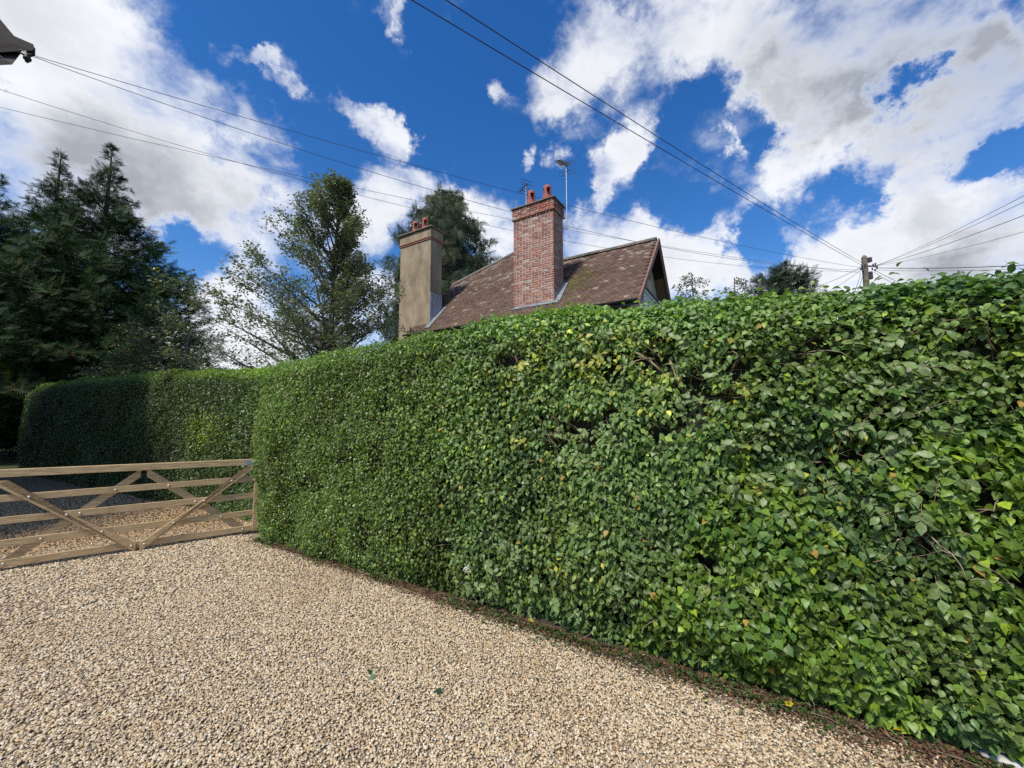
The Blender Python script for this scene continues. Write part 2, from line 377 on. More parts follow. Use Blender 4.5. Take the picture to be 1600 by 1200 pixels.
def gravel_mat():
    m, t, b = new_mat('gravel_bed')
    tc = t.nodes.new('ShaderNodeTexCoord')
    v = t.nodes.new('ShaderNodeTexVoronoi'); v.inputs['Scale'].default_value = 62; t.links.new(tc.outputs['Object'], v.inputs['Vector'])
    sp = t.nodes.new('ShaderNodeSeparateColor'); t.links.new(v.outputs['Color'], sp.inputs[0])
    r = t.nodes.new('ShaderNodeValToRGB'); r.color_ramp.interpolation = 'CONSTANT'
    cols = PEB
    for i, c in enumerate(cols):
        p = i / len(cols); e = r.color_ramp.elements[i] if i < 2 else r.color_ramp.elements.new(p); e.position = p; e.color = (*[k * .8 for k in c], 1)
    t.links.new(sp.outputs[0], r.inputs['Fac'])
    e = t.nodes.new('ShaderNodeMapRange'); t.links.new(v.outputs['Distance'], e.inputs['Value']); e.inputs['From Min'].default_value = .25; e.inputs['From Max'].default_value = .75; e.inputs['To Min'].default_value = 1; e.inputs['To Max'].default_value = .3
    mu = t.nodes.new('ShaderNodeVectorMath'); mu.operation = 'SCALE'; t.links.new(r.outputs[0], mu.inputs[0]); t.links.new(e.outputs[0], mu.inputs['Scale'])
    t.links.new(mu.outputs[0], b.inputs['Base Color']); b.inputs['Roughness'].default_value = .85
    bp = t.nodes.new('ShaderNodeBump'); bp.invert = True; bp.inputs['Distance'].default_value = .012; t.links.new(v.outputs['Distance'], bp.inputs['Height']); t.links.new(bp.outputs[0], b.inputs['Normal'])
    return m
PEB = [(0.562, 0.444, 0.269), (0.641, 0.522, 0.338), (0.493, 0.357, 0.193), (0.683, 0.584, 0.421), (0.39, 0.295, 0.185), (0.58, 0.428, 0.235), (0.46, 0.373, 0.262), (0.632, 0.491, 0.29), (0.287, 0.224, 0.158), (0.511, 0.341, 0.2), (0.71, 0.624, 0.47), (0.606, 0.483, 0.31)]
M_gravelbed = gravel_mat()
HQ = 3.04                                  # front plane of the near hedge
# drive: everything on the viewer's side of the hedges
B2 = np.array((-4.35, 6.95)); T2 = nrm(np.array((-0.885, 0.465)))      # second hedge: start and direction
far_end = B2 + T2 * 13
def XY(p, q): w = PQ(p, q); return (w[0], w[1])
drive_pts = [XY(6, HQ + .25), XY(-6.4, HQ + .25), (B2[0] + .2, B2[1] + .1), (far_end[0], far_end[1]), (-30, 16), (-30, -12), (12, -12)]
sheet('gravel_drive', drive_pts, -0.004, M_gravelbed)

M_soil = noisy('soil', (.035, .022, .015), (.12, .075, .048), 9, .95, .012, 50, c3=(.07, .045, .03))
_e = [XY(p_, HQ + .05 - .04 * math.sin(p_ * 2.3) * math.sin(p_ * .9 + 1) - .03 * max(p_, 0)) for p_ in np.arange(-6.3, 6, .15)]
sheet('soil_strip', _e + [XY(6, HQ + 1.2), XY(-6.3, HQ + 1.2)], 0.003, M_soil)
# pebbles: real stones, instanced by geometry nodes
def pebble_points():
    def inside(x, y):
        q = -ST * x + CT * y
        ok1 = (q < HQ + .05)
        # behind the gate, in front of the second hedge
        nx, ny = T2[1], -T2[0]                    # towards viewer side?
        dd = (x - B2[0]) * (-T2[1]) + (y - B2[1]) * T2[0]
        return ok1, dd
    out = []
    for (rmin, rmax, dens, sz) in ((1.3, 3.4, 9200, .0077), (3.4, 5.4, 6800, .0089), (5.4, 8.5, 2800, .0125), (8.5, 14, 1100, .017)):
        A = (2 * rmax) ** 2; n = int(A * dens)
        x = (rnd(n) * 2 - 1) * rmax; y = (rnd(n) * 2 - 1) * rmax; d = np.hypot(x, y)
        k = (d >= rmin) & (d < rmax) & (y > 0.3) & (np.abs(x) < 1.42 * y + .3)
        x, y = x[k], y[k]; q = -ST * x + CT * y
        nn = np.array((T2[1], -T2[0])); s2 = (x - B2[0]) * nn[0] + (y - B2[1]) * nn[1]
        # nn points to the viewer side or away; choose sign so that the camera is positive
        if (0 - B2[0]) * nn[0] + (0 - B2[1]) * nn[1] < 0: s2 = -s2
        k = np.where(x > -4.1, q < HQ + .04 + .12 * (rnd(len(x)) ** 2) - .22 * n1(x * 1.6, y * 1.6, 1, 3) * np.clip((CT * x + ST * y + 6) / 5, .3, 1.2), s2 > -.1)
        x, y = x[k], y[k]
        out.append(np.stack((x, y, rnd(len(x)) * .007 + .001, sz * (.62 + .75 * rnd(len(x)) ** 1.3)), 1))
    return np.concatenate(out)
PP = pebble_points()
peb_col = bpy.data.collections.new('pebble_shapes')
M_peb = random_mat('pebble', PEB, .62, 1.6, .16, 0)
def dirt_and_shade(m):
    # dirty brown patches of the drive; beyond the gate, litter brown plus painted-in shade tone
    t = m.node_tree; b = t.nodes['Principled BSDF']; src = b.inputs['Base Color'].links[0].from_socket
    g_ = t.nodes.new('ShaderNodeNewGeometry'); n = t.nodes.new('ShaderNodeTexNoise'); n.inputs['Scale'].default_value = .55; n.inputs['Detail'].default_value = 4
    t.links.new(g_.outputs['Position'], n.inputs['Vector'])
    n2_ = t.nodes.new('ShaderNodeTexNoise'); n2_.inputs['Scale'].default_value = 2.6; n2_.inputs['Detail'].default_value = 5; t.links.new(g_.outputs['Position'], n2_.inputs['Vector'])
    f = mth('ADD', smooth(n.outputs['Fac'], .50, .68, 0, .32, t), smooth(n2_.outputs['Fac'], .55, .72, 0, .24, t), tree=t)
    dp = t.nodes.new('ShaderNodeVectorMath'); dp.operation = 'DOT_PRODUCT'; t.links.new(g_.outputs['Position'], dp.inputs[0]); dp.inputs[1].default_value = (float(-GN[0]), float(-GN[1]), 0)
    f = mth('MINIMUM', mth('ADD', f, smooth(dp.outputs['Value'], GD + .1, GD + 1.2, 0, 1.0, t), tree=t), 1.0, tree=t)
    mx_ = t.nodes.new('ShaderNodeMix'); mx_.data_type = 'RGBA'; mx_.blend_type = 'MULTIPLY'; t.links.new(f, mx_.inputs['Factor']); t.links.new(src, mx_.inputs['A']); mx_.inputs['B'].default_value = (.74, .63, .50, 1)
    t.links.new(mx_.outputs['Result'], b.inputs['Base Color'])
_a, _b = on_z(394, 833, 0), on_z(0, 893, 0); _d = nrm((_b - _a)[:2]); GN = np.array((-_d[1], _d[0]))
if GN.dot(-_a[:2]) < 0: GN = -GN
GD = float(_a[:2].dot(-GN)); dirt_and_shade(M_peb); dirt_and_shade(M_gravelbed)
import bmesh
for i in range(6):
    bm = bmesh.new(); bmesh.ops.create_icosphere(bm, subdivisions=2 if i < 3 else 1, radius=1)
    rr = random.Random(i); f = (1.0, .62 + .3 * rr.random(), .42 + .2 * rr.random())
    for v in bm.verts:
        k = 1 + .13 * math.sin(3 * v.co.x + i) + .12 * math.cos(2.6 * v.co.y + 2 * i)
        v.co = Vector((v.co.x * f[0] * k, v.co.y * f[1] * k, v.co.z * f[2]))
    me = bpy.data.meshes.new('pebble'); bm.to_mesh(me); bm.free(); me.materials.append(M_peb)
    me.polygons.foreach_set('use_smooth', [True] * len(me.polygons))
    peb_col.objects.link(bpy.data.objects.new('pebble', me))
me = bpy.data.meshes.new('gravel'); me.vertices.add(len(PP)); me.vertices.foreach_set('co', PP[:, :3].astype(np.float32).ravel())
a = me.attributes.new('stone_size', 'FLOAT', 'POINT'); a.data.foreach_set('value', PP[:, 3].astype(np.float32))
rot = np.stack(((rnd(len(PP)) - .5) * .9, (rnd(len(PP)) - .5) * .9, rnd(len(PP)) * 6.28), 1)
a = me.attributes.new('stone_turn', 'FLOAT_VECTOR', 'POINT'); a.data.foreach_set('vector', rot.astype(np.float32).ravel())
gravel = tag(link('gravel', me), 'pale cream and brown gravel covering the drive up to the hedge', kind='stuff')
g = bpy.data.node_groups.new('gravel_stones', 'GeometryNodeTree')
g.interface.new_socket('Geometry', in_out='INPUT', socket_type='NodeSocketGeometry'); g.interface.new_socket('Geometry', in_out='OUTPUT', socket_type='NodeSocketGeometry')
gi = g.nodes.new('NodeGroupInput'); go = g.nodes.new('NodeGroupOutput')
ci = g.nodes.new('GeometryNodeCollectionInfo'); ci.inputs['Collection'].default_value = peb_col; ci.inputs['Separate Children'].default_value = True; ci.inputs['Reset Children'].default_value = True
ip = g.nodes.new('GeometryNodeInstanceOnPoints'); ip.inputs['Pick Instance'].default_value = True
na = g.nodes.new('GeometryNodeInputNamedAttribute'); na.data_type = 'FLOAT'; na.inputs['Name'].default_value = 'stone_size'
nb = g.nodes.new('GeometryNodeInputNamedAttribute'); nb.data_type = 'FLOAT_VECTOR'; nb.inputs['Name'].default_value = 'stone_turn'
g.links.new(gi.outputs[0], ip.inputs['Points']); g.links.new(ci.outputs[0], ip.inputs['Instance'])
g.links.new(na.outputs['Attribute'], ip.inputs['Scale'])
er = g.nodes.new('FunctionNodeEulerToRotation'); g.links.new(nb.outputs['Attribute'], er.inputs[0]); g.links.new(er.outputs[0], ip.inputs['Rotation'])
g.links.new(ip.outputs[0], go.inputs[0])
mo = gravel.modifiers.new('stones', 'NODES'); mo.node_group = g
print('pebbles', len(PP))

# ------------------------------------------------------------------ house
house = empty('house', (0, 0, 0), TH)
tag(house, 'brown tiled house with two tall chimneys rising behind the hedge', 'house')
EQ, SL = 10.45, 1.0                                    # eave plane and slope
pe, EZ = on_q(804, 494, EQ)
def rz_(q): return EZ + (q - EQ) * SL
# ridge from the gable apex pixel: intersection of its ray with the roof plane
def on_roof(px, py):
    d = ray(px, py); n = np.array((-ST, CT, 0)); dq = d.dot(n)
    # CAM_H + k*dz = EZ + (k*dq - EQ)*SL
    k = (EZ - EQ * SL - CAM_H) / (d[2] - dq * SL); w = CAMP + d * k
    return CT * w[0] + ST * w[1], -ST * w[0] + CT * w[1], w[2]
ap_p, RQ, RZ = on_roof(1027, 374)
hipA = on_roof(691, 455); hipB = on_roof(804, 396)
hs_ = (hipB[0] - hipA[0]) / (hipB[1] - hipA[1])
def p_left(q): return hipA[0] + hs_ * (q - hipA[1])
PKQ = hipB[1] + .55; PKP = p_left(PKQ); PKZ = rz_(PKQ)
print('roof', EZ, ap_p, RQ, RZ, hipA, hipB, PKP, PKQ)
VP = ap_p                                               # right verge
JP = PKP + 1.3                                         # where the higher part meets the main ridge
def p_right(q): return VP if q <= RQ else JP + (PKP - JP) * (q - RQ) / (PKQ - RQ)
EL = -11.2
LQ = hipA[1] + (EL - hipA[0]) / hs_
t = MB()
th = .05
deck = [(EL, LQ, rz_(LQ) - .04), (EL, EQ, EZ - .04), (VP, EQ, EZ - .04), (VP, RQ, RZ - .04), (JP, RQ, RZ - .04), (PKP, PKQ, PKZ - .04)]
t.poly([Vector(p) for p in deck], (0, 0, -.06))
t.poly([(VP, RQ, RZ - .04), (VP, 2 * RQ - EQ, EZ), (JP - .5, 2 * RQ - EQ, EZ), (JP - .5, RQ, RZ - .04)], (0, 0, -.06))
t.poly([(PKP, PKQ, PKZ - .045), (PKP, PKQ + 5, PKZ - .045), (EL, PKQ + 5, rz_(LQ) - .045), (EL, LQ, rz_(LQ) - .045)], (0, 0, -.06))
t.poly([(PKP, PKQ, PKZ - .05), (JP + 1.6, RQ + 1.9, EZ + 1.4), (JP + 2.6, PKQ + 5, EZ + .2), (PKP, PKQ + 5, PKZ - .05)], (0, 0, -.06))
roof = t.build('roof', noisy('old_tile_back', (.16, .10, .075), (.26, .17, .13), 12, .9, .004), house)
# tiles, one mesh: course by course on the front slope
gauge = .118; tw = .165; sl = math.atan(SL); ca, sa = math.cos(sl), math.sin(sl)
tp = []; q = EQ - .06; row = 0
while q < PKQ:
    zl = rz_(q); a_, b_ = max(p_left(q), EL) + .05, p_right(q) - .02
    nT = int((b_ - a_) / tw) + 1
    ps = b_ - (np.arange(nT) + .5 + (.5 if row % 2 else 0)) * tw
    ps = ps[(ps > a_)]
    for x in ps: tp.append((x, q, zl))
    q += gauge * ca; row += 1
tp = np.array(tp); nT = len(tp)
bv = np.array([(x, y, z) for z in (-.020, .010) for x, y in ((-.5, 0), (.5, 0), (.5, 1), (-.5, 1))], float)
bf = np.array([(0, 1, 5), (0, 5, 4), (1, 2, 6), (1, 6, 5), (3, 0, 4), (3, 4, 7), (4, 5, 6), (4, 6, 7)])
bv[:, 0] *= tw * .965; bv[:, 1] *= .165
tilt = .14 + .05 * (rnd(nT) - .5); yaw = (rnd(nT) - .5) * .05
ang = sl - tilt
Yd = np.stack((yaw, np.cos(ang), np.sin(ang)), 1); Nd = np.stack((np.zeros(nT) + (rnd(nT) - .5) * .05, -np.sin(ang), np.cos(ang)), 1)
R = basis(Nd, Yd)
P = tp + np.stack((np.zeros(nT), np.zeros(nT), .012 + .006 * rnd(nT)), 1)
tc_ = np.array([(.148, .092, .068), (.135, .088, .069), (.160, .098, .072), (.122, .083, .067), (.155, .105, .082), (.14, .098, .074)])[RNG.integers(0, 6, nT)]
tc_ *= (.8 + .45 * rnd(nT))[:, None]
pale = rnd(nT) < .02; tc_[pale] = (.34, .25, .19)
big = n1(P[:, 0] * 1.1, P[:, 1] * 1.6, 1, 3); tc_ = tc_ * (.86 + .28 * big)[:, None]
# moss to the right of the brick chimney and lichen along the upper courses
bp_, bq_, bz_ = on_roof(905, 440)
ms = np.exp(-(((P[:, 0] - bp_) / .75) ** 2 + ((P[:, 1] - bq_) / .8) ** 2)) * (.4 + n2(P[:, 0] * 4, P[:, 1] * 4, 1, 2)); k = ms > .38 + .4 * rnd(nT)
tc_[k] = np.array((.125, .10, .05)) * (.6 + .7 * rnd(k.sum()))[:, None]
k = (rnd(nT) < .55 * np.exp(-(RQ - P[:, 1]) / .35)) & (P[:, 1] < RQ); tc_[k] = (.25, .21, .17)
k = rnd(nT) < .45 * np.clip(1 - np.abs(P[:, 0] - (p_left(P[:, 1]) + .4)) / .8, 0, 1); tc_[k] = (.26, .21, .17)
o = scatter('roof_tile', (bv, bf), P, R, np.ones(nT), tc_, M_tile, roof, smooth=False); tag(o, kind='stuff')
# ridge and hip tiles, one by one
M_ridge = random_mat('ridge_clay', [(.17, .14, .11), (.22, .18, .145), (.14, .13, .115)], .9, 14, .4, .004)
def ridge_piece():
    t = MB(); n = 7; L_ = .31; v = []
    for y in (0, L_):
        for rad in (.125, .105):
            for k in range(n):
                an = math.pi * (-.08 + 1.16 * k / (n - 1)); v.append((y, rad * math.cos(an), rad * .8 * math.sin(an) - .045))
    t.v = v
    for k in range(n - 1):
        t.f += [(k, k + 1, 2 * n + k + 1, 2 * n + k), (n + k, 3 * n + k, 3 * n + k + 1, n + k + 1), (k, n + k, n + k + 1, k + 1), (2 * n + k, 2 * n + k + 1, 3 * n + k + 1, 3 * n + k)]
    me = bpy.data.meshes.new('ridge_tile'); me.from_pydata(t.v, [], t.f); me.materials.append(M_ridge); return me
rm = ridge_piece()
def ridge_run(a_, b_):
    a_, b_ = Vector(a_), Vector(b_); d = b_ - a_; n = int(d.length / .305); rt = d.to_track_quat('X', 'Z')
    for i in range(n):
        o = link('ridge_tile', rm, None, roof); o.location = a_ + d * (i / n) + Vector((0, 0, random.uniform(-.006, .008)))
        o.rotation_mode = 'QUATERNION'; o.rotation_quaternion = rt
ridge_run((VP - .02, RQ, RZ + .03), (JP - .2, RQ, RZ + .03))
ridge_run((PKP, PKQ, PKZ + .03), (EL, LQ, rz_(LQ) + .03))
# walls
GW = VP - .33                                          # gable wall face
t = MB()
t.poly([(GW, EQ + .35, 0), (GW, EQ + .35, EZ + .15), (GW, RQ, RZ - .16), (GW, 2 * RQ - EQ - .35, EZ + .15), (GW, 2 * RQ - EQ - .35, 0)], (-.25, 0, 0))
t.build('gable_wall', noisy('gable_render', (.38, .31, .21), (.56, .47, .33), 3, .95, .005, 60), house)
MB().box(((EL + .4 + GW - .26) / 2, EQ + .47, (EZ + .1) / 2), (GW - .26 - EL - .4, .24, EZ + .1)).build('front_wall', M_render, house)
MB().poly([(EL + .12, EQ + .36, 0), (EL + .12, EQ + .36, EZ + .1), (EL + .12, LQ, rz_(LQ) - .18), (EL + .12, PKQ + 4.8, rz_(LQ) - .18), (EL + .12, PKQ + 4.8, 0)], (.22, 0, 0)).build('side_wall', M_render, house)
# barge boards and soffit
for sgn, nm in ((1, 'barge_board'), (-1, 'barge_board')):
    e_q = EQ - .12 if sgn > 0 else 2 * RQ - EQ + .12; ez = EZ - .12
    t = MB(); t.poly([(VP + .02, e_q, ez - .14), (VP + .02, RQ, RZ - .24), (VP + .02, RQ, RZ + .02), (VP + .02, e_q, ez + .09)], (.035, 0, 0))
    t.poly([(VP + .056, e_q, ez + .02), (VP + .056, RQ, RZ - .05), (VP + .056, RQ, RZ + .03), (VP + .056, e_q, ez + .10)], (.02, 0, 0))
    t.build(nm, M_barge, house)
    t = MB(); t.poly([(GW + .002, e_q, ez - .02), (GW + .002, RQ, RZ - .12), (GW + .002, RQ, RZ - .10), (GW + .002, e_q, ez)], (VP - GW, 0, 0))
    t.build('soffit', M_soffit_shade if sgn < 0 else M_barge, house)  # far soffit near-black: shade under the verge is put into its colour
# verge undercloak tiles
# window in the gable
wp, wz = None, None
def on_gable(px, py):
    d = ray(px, py); n = np.array((CT, ST, 0)); k = (GW) / d.dot(n); w = CAMP + d * k
    return -ST * w[0] + CT * w[1], w[2]
wq0, wz1 = on_gable(1003, 450); wq1, wz1b = on_gable(1025, 464); wz1 = min(wz1, 6.4)
print('window', wq0, wz1, wq1, wz1b)
wh = 1.15; wz0 = wz1 - wh; ww = wq1 - wq0
win = MB()
for zc in (wz0 + .03, wz1 - .03): win.box((GW + .03, (wq0 + wq1) / 2, zc), (.08, ww, .06))
for i in range(4): win.box((GW + .03, wq0 + .03 + (ww - .06) * i / 3, (wz0 + wz1) / 2), (.075, .06, wh - .12))
win = win.build('window', M_white, house)
for i in range(3):
    a_ = wq0 + .06 + (ww - .06) * i / 3; b_ = wq0 + (ww - .06) * (i + 1) / 3
    MB().box((GW + .012, (a_ + b_) / 2, (wz0 + wz1) / 2), (.012, b_ - a_, wh - .12)).build('pane', M_net if i < 2 else M_glass, win)
    for j in (1, 2):
        MB().box((GW + .028, (a_ + b_) / 2, wz0 + .06 + (wh - .12) * j / 3), (.02, b_ - a_, .025)).build('glazing_bar', M_white, win)
MB().box((GW + .06, (wq0 + wq1) / 2, wz1 + .035), (.12, ww + .2, .05)).build('window_lintel', M_cap, house)
fq, fz = on_gable(1013, 427)
MB().box((GW + .03, fq, fz), (.06, .16, .12)).box((GW + .03, fq + .03, fz - .12), (.06, .07, .12)).build('broken_render_patch', M_band, house)
# gutter and fascia
t = MB(); n = 7
pts0 = []
for k in range(n):
    an = math.pi * (1 + k / (n - 1)); pts0.append((.06 * math.cos(an), .06 * math.sin(an)))
pts = [(EL, EQ - .13 + y, EZ - .09 + z) for y, z in pts0] + [(EL, EQ - .13 + y * .88, EZ - .088 + z * .88) for y, z in reversed(pts0)]
t.poly(pts, (VP - EL, 0, 0)); t.build('gutter', M_black, house)
MB().box(((EL + VP) / 2, EQ - .045, EZ - .14), (VP - EL, .03, .15)).build('fascia', M_black, house)
# chimneys -------------------------------------------------------
def pot(parent, x, y, z, r=.105, h=.38):
    n = 20; prof = [(r * 1.12, 0), (r * 1.12, h * .10), (r * 1.02, h * .12), (r * .97, h * .38), (r * .9, h * .78), (r * .84, h * .88), (r * .66, h * .96), (r * .36, h * 1.0), (.001, h * 1.01)]
    t = MB(); t.lathe((0, 0, 0), prof, n)
    keep = []
    for f in t.f:
        i = f[0] // n; k = f[0] % n
        if i == 3 and (k % 5) in (1, 2, 3): continue
        keep.append(f)
    me = bpy.data.meshes.new('chimney_pot'); me.from_pydata(t.v, [], keep); me.materials.append(M_pot)
    o = link('chimney_pot', me, None, parent); o.location = (x, y, z)
    m = o.modifiers.new('wall', 'SOLIDIFY'); m.thickness = .022; m.offset = -1
    return o
CQ = 10.80
# rendered chimney
cR, _ = on_q(672, 440, CQ); cL, _ = on_q(624.5, 440, CQ); _, cT = on_q(672, 356, CQ)
def depth_of(px, p_edge, py=400):
    # second coordinate q where the ray of pixel column px meets plane p = p_edge
    d = ray(px, py); n = np.array((CT, ST, 0)); k = p_edge / d.dot(n); w = CAMP + d * k; return -ST * w[0] + CT * w[1]
cB = depth_of(691, cR)
print('rendered chimney', cL, cR, cB - CQ, cT)
ch = empty('chimney', ((cL + cR) / 2, (CQ + cB) / 2, 0), 0, house); ch['label'] = 'chimney coated in beige roughcast render'
wL, dL = cR - cL, cB - CQ
MB().box((0, 0, (cT + 4.6) / 2), (wL, dL, cT - 4.6)).build('stack', M_render, ch, bevel=.02)
zb = cT - .42
MB().box((0, 0, zb), (wL + .07, dL + .07, .055)).box((0, 0, zb + .0555), (wL + .12, dL + .12, .055)).build('clay_band', M_band, ch, bevel=.006)
MB().box((0, 0, zb + .085 + (cT - zb - .085) / 2), (wL + .05, dL + .05, cT - zb - .085)).build('upper_stack', M_render, ch, bevel=.01)
MB().box((0, 0, cT + .03), (wL + .2, dL + .2, .055)).build('cap', M_cap, ch, bevel=.015)
for (px_, py_) in ((650, 340), (665, 335)):
    pp, zz = on_q(px_, py_, (CQ + cB) / 2 - .08); pot(ch, pp - (cL + cR) / 2, -.08, cT + .058, .145, .58)
# weathered boards on its right foot
zr = rz_(CQ)
_, lz1 = on_q(672, 458, CQ); _, lz0 = on_q(672, 508, CQ)
for i in range(5):
    w_ = dL / 5; y = CQ + w_ * (i + .5); h_ = lz1 - rz_(y) + .10
    MB().box((cR - (cL + cR) / 2 + .012 + .005 * (i % 2), y - (CQ + cB) / 2, rz_(y) - .1 + (h_ + .1) / 2 + random.uniform(-.01, .01)), (.02, w_ * .94, h_)).build('board', M_board, ch)
t = MB(); t.poly([(cR + .0, CQ - .28, rz_(CQ - .28) + .045), (cR + .26, CQ - .28, rz_(CQ - .28) + .045), (cR + .20, cB + .1, rz_(cB + .1) + .05), (cR + .0, cB + .1, rz_(cB + .1) + .05)], (0, 0, .012)); t.build('lead_flashing', M_lead, house)
# brick chimney
bR, _ = on_q(865, 400, CQ); bL, _ = on_q(802.5, 400, CQ); _, bT = on_q(865, 309, CQ); bB = depth_of(880, bR)
print('brick chimney', bL, bR, bB - CQ, bT)
ch2 = empty('chimney', ((bL + bR) / 2, (CQ + bB) / 2, 0), 0, house); ch2['label'] = 'chimney of weathered red brick'
wB, dB = bR - bL, bB - CQ; Z0 = 4.7
MB().box((0, 0, (bT + Z0) / 2), (wB - .008, dB - .008, bT - Z0)).build('mortar', M_mortar, ch2)
def brick_mesh(l):
    bm = bmesh.new(); bmesh.ops.create_cube(bm, size=1)
    for v in bm.verts: v.co = Vector((v.co.x * l, v.co.y * .05, v.co.z * .061))
    bmesh.ops.bevel(bm, geom=list(bm.edges), offset=.004, segments=1, affect='EDGES')
    me = bpy.data.meshes.new('brick'); bm.to_mesh(me); bm.free(); me.materials.append(M_brick); return me
sB, hB = brick_mesh(.214), brick_mesh(.102)
course = .075; nC = int((bT - Z0) / course); spots = []
for c in range(nC):
    z = bT - (c + .5) * course; prj = 0.0
    if c < 4: prj = .03
    elif c == 4: prj = .055
    for side in range(4):
        ln = wB if side in (0, 2) else dB; half = ln / 2 + prj; x = -half; k = c % 2 + side % 2
        while x < half - .03:
            l = .214 if k % 2 == 0 else .102; k += 1
            if x + l > half + .01: l = half - x
            xc = x + l / 2; x += l + .013 + random.uniform(-.004, .006)
            dist = (dB if side in (0, 2) else wB) / 2 + prj - .024
            if side == 0: loc, r_ = (xc, -dist, z), 0
            elif side == 1: loc, r_ = (dist, xc, z), math.pi / 2
            elif side == 2: loc, r_ = (-xc, dist, z), math.pi
            else: loc, r_ = (-dist, -xc, z), -math.pi / 2
            roofz = rz_(loc[1] + (CQ + bB) / 2)
            if z < roofz - .1: continue
            spots.append((side, l, loc, r_))
front = [s for s in spots if s[0] == 0]; right = [s for s in spots if s[0] == 1]; rest = [s for s in spots if s[0] > 1]
front.sort(key=lambda s: -s[1]); right.sort(key=lambda s: -s[1])
single = front[:230] + right[:70]; joined = front[230:] + right[70:] + rest
print('bricks', len(front), len(right), len(rest))
for (sd_, l, loc, r_) in single:
    base, bl = (sB, .214) if l > .15 else (hB, .102)
    o = link('brick', base, None, ch2); jt = random.uniform(-.004, .006)
    n_ = Vector((math.sin(r_), -math.cos(r_), 0)) * jt
    o.location = Vector(loc) + n_; o.rotation_euler = (random.uniform(-.01, .01), random.uniform(-.012, .012), r_); o.scale = (l / bl, 1, 1)
k_ = len(joined); bmv = np.array([v.co[:] for v in hB.vertices]); hB.calc_loop_triangles(); bft = np.array([tuple(t_.vertices) for t_ in hB.loop_triangles])
Pj = np.array([j[2] for j in joined]); Rj = np.array([np.array(Matrix.Rotation(j[3], 3, 'Z')) for j in joined]); wj = np.array([j[1] / .102 for j in joined])
cj = np.array([(.32, .105, .06), (.38, .15, .095), (.26, .095, .065), (.40, .19, .135), (.30, .14, .10), (.34, .23, .175)])[RNG.integers(0, 6, k_)]
o = scatter('brickwork', (bmv, bft), Pj, Rj, np.ones(k_), cj, attr_mat('brick_joined', .9, 18, .4, .004), ch2, smooth=False, wscale=wj); tag(o, kind='stuff')
MB().box((0, 0, bT + .022), (wB + .16, dB + .16, .04)).build('cap', M_cap, ch2, bevel=.008)
for (px_, py_) in ((830, 300), (855, 292)):
    pp, zz = on_q(px_, py_, (CQ + bB) / 2 - .12); pot(ch2, pp - (bL + bR) / 2, -.12, bT + .042, .150, .60)
t = MB(); t.poly([(bR + .0, CQ - .1, rz_(CQ - .1) + .05), (bR + .22, CQ - .1, rz_(CQ - .1) + .05), (bR + .14, bB + .05, rz_(bB + .05) + .05), (bR + .0, bB + .05, rz_(bB + .05) + .05)], (0, 0, .012))
t.poly([(bR + .012, CQ - .02, rz_(CQ) + .04), (bR + .012, bB, rz_(bB) + .05), (bR + .012, bB, rz_(bB) + .2), (bR + .012, CQ - .02, rz_(CQ) + .2)], (.01, 0, 0)); t.build('lead_flashing', M_lead, house)
MB().poly([(bL - .06, CQ - .1, rz_(CQ - .1) + .05), (bR + .05, CQ - .1, rz_(CQ - .1) + .05), (bR + .05, CQ - .005, rz_(CQ) + .05), (bL - .06, CQ - .005, rz_(CQ) + .05)], (0, 0, .012)).build('lead_flashing', M_lead, house)

# aerials ---------------------------------------------------------
def aerial(name, label, base, top, boom_dir, n_el, width, scale=1.0, refl=True):
    base, top = Vector(base), Vector(top)
    r = empty(name, base); tag(r, label, 'aerial', 'television aerials on the chimneys')
    MB().tube([(0, 0, 0), tuple(top - base)], .016, 8).build('mast', M_alu, r)
    b = Vector(boom_dir).normalized(); side = b.cross(Vector((0, 0, 1))).normalized(); hd = top - base + Vector((0, 0, -.05))
    L_ = .95 * scale
    MB().tube([tuple(hd - b * L_ * .15), tuple(hd + b * L_)], .016, 6).build('boom', M_wire, r)
    for i in range(n_el):
        c = hd + b * (L_ * (.08 + .9 * i / (n_el - 1))); w = width * (1 - .45 * i / n_el) / 2
        MB().tube([tuple(c - side * w), tuple(c + side * w)], .009, 5).build('director', M_wire, r)
    if refl:
        for i, dz in enumerate((-.30, -.18, .0, .12)):
            c = hd - b * L_ * .15 + Vector((0, 0, dz)); MB().tube([tuple(c - side * width * .85), tuple(c + side * width * .85)], .009, 5).build('reflector', M_wire, r)
        MB().tube([tuple(hd - b * L_ * .15 + Vector((0, 0, -.3))), tuple(hd - b * L_ * .15 + Vector((0, 0, .12)))], .008, 5).build('reflector_bar', M_wire, r)
    MB().box(tuple(hd), (.05, .05, .07)).build('clamp', M_wire, r)
    return r
a0 = PQ(bR + .22, bB - .1); d0 = a0[1]
A0 = at_depth(886, 360, d0 + .1); A1 = at_depth(884, 258, d0 + .1)
ar = aerial('tv_aerial', 'tall many-armed aerial on a mast at the right of the brick chimney', (A0[0], A0[1], A0[2] - .0), (A0[0], A0[1], A1[2] + .05), (-.35, -.75, -.35), 11, .34)
w0 = PQ(bR, bB - .15, A0[2]);
for dz in (.08, .42):
    MB().tube([(w0[0] - A0[0], w0[1] - A0[1], dz), (.0, 0, dz), (.10, -.03, dz)], .014, 6).build('bracket', M_alu, ar)
B0 = at_depth(822, 318, PQ(bL, bB)[1] + .1); B1 = at_depth(821, 287, PQ(bL, bB)[1] + .1)
aerial('tv_aerial', 'small aerial beside the pots on top of the brick chimney', (B0[0], B0[1], bT + .04), (B0[0], B0[1], B1[2]), (-.4, .8, 0), 4, .30, .5, True)

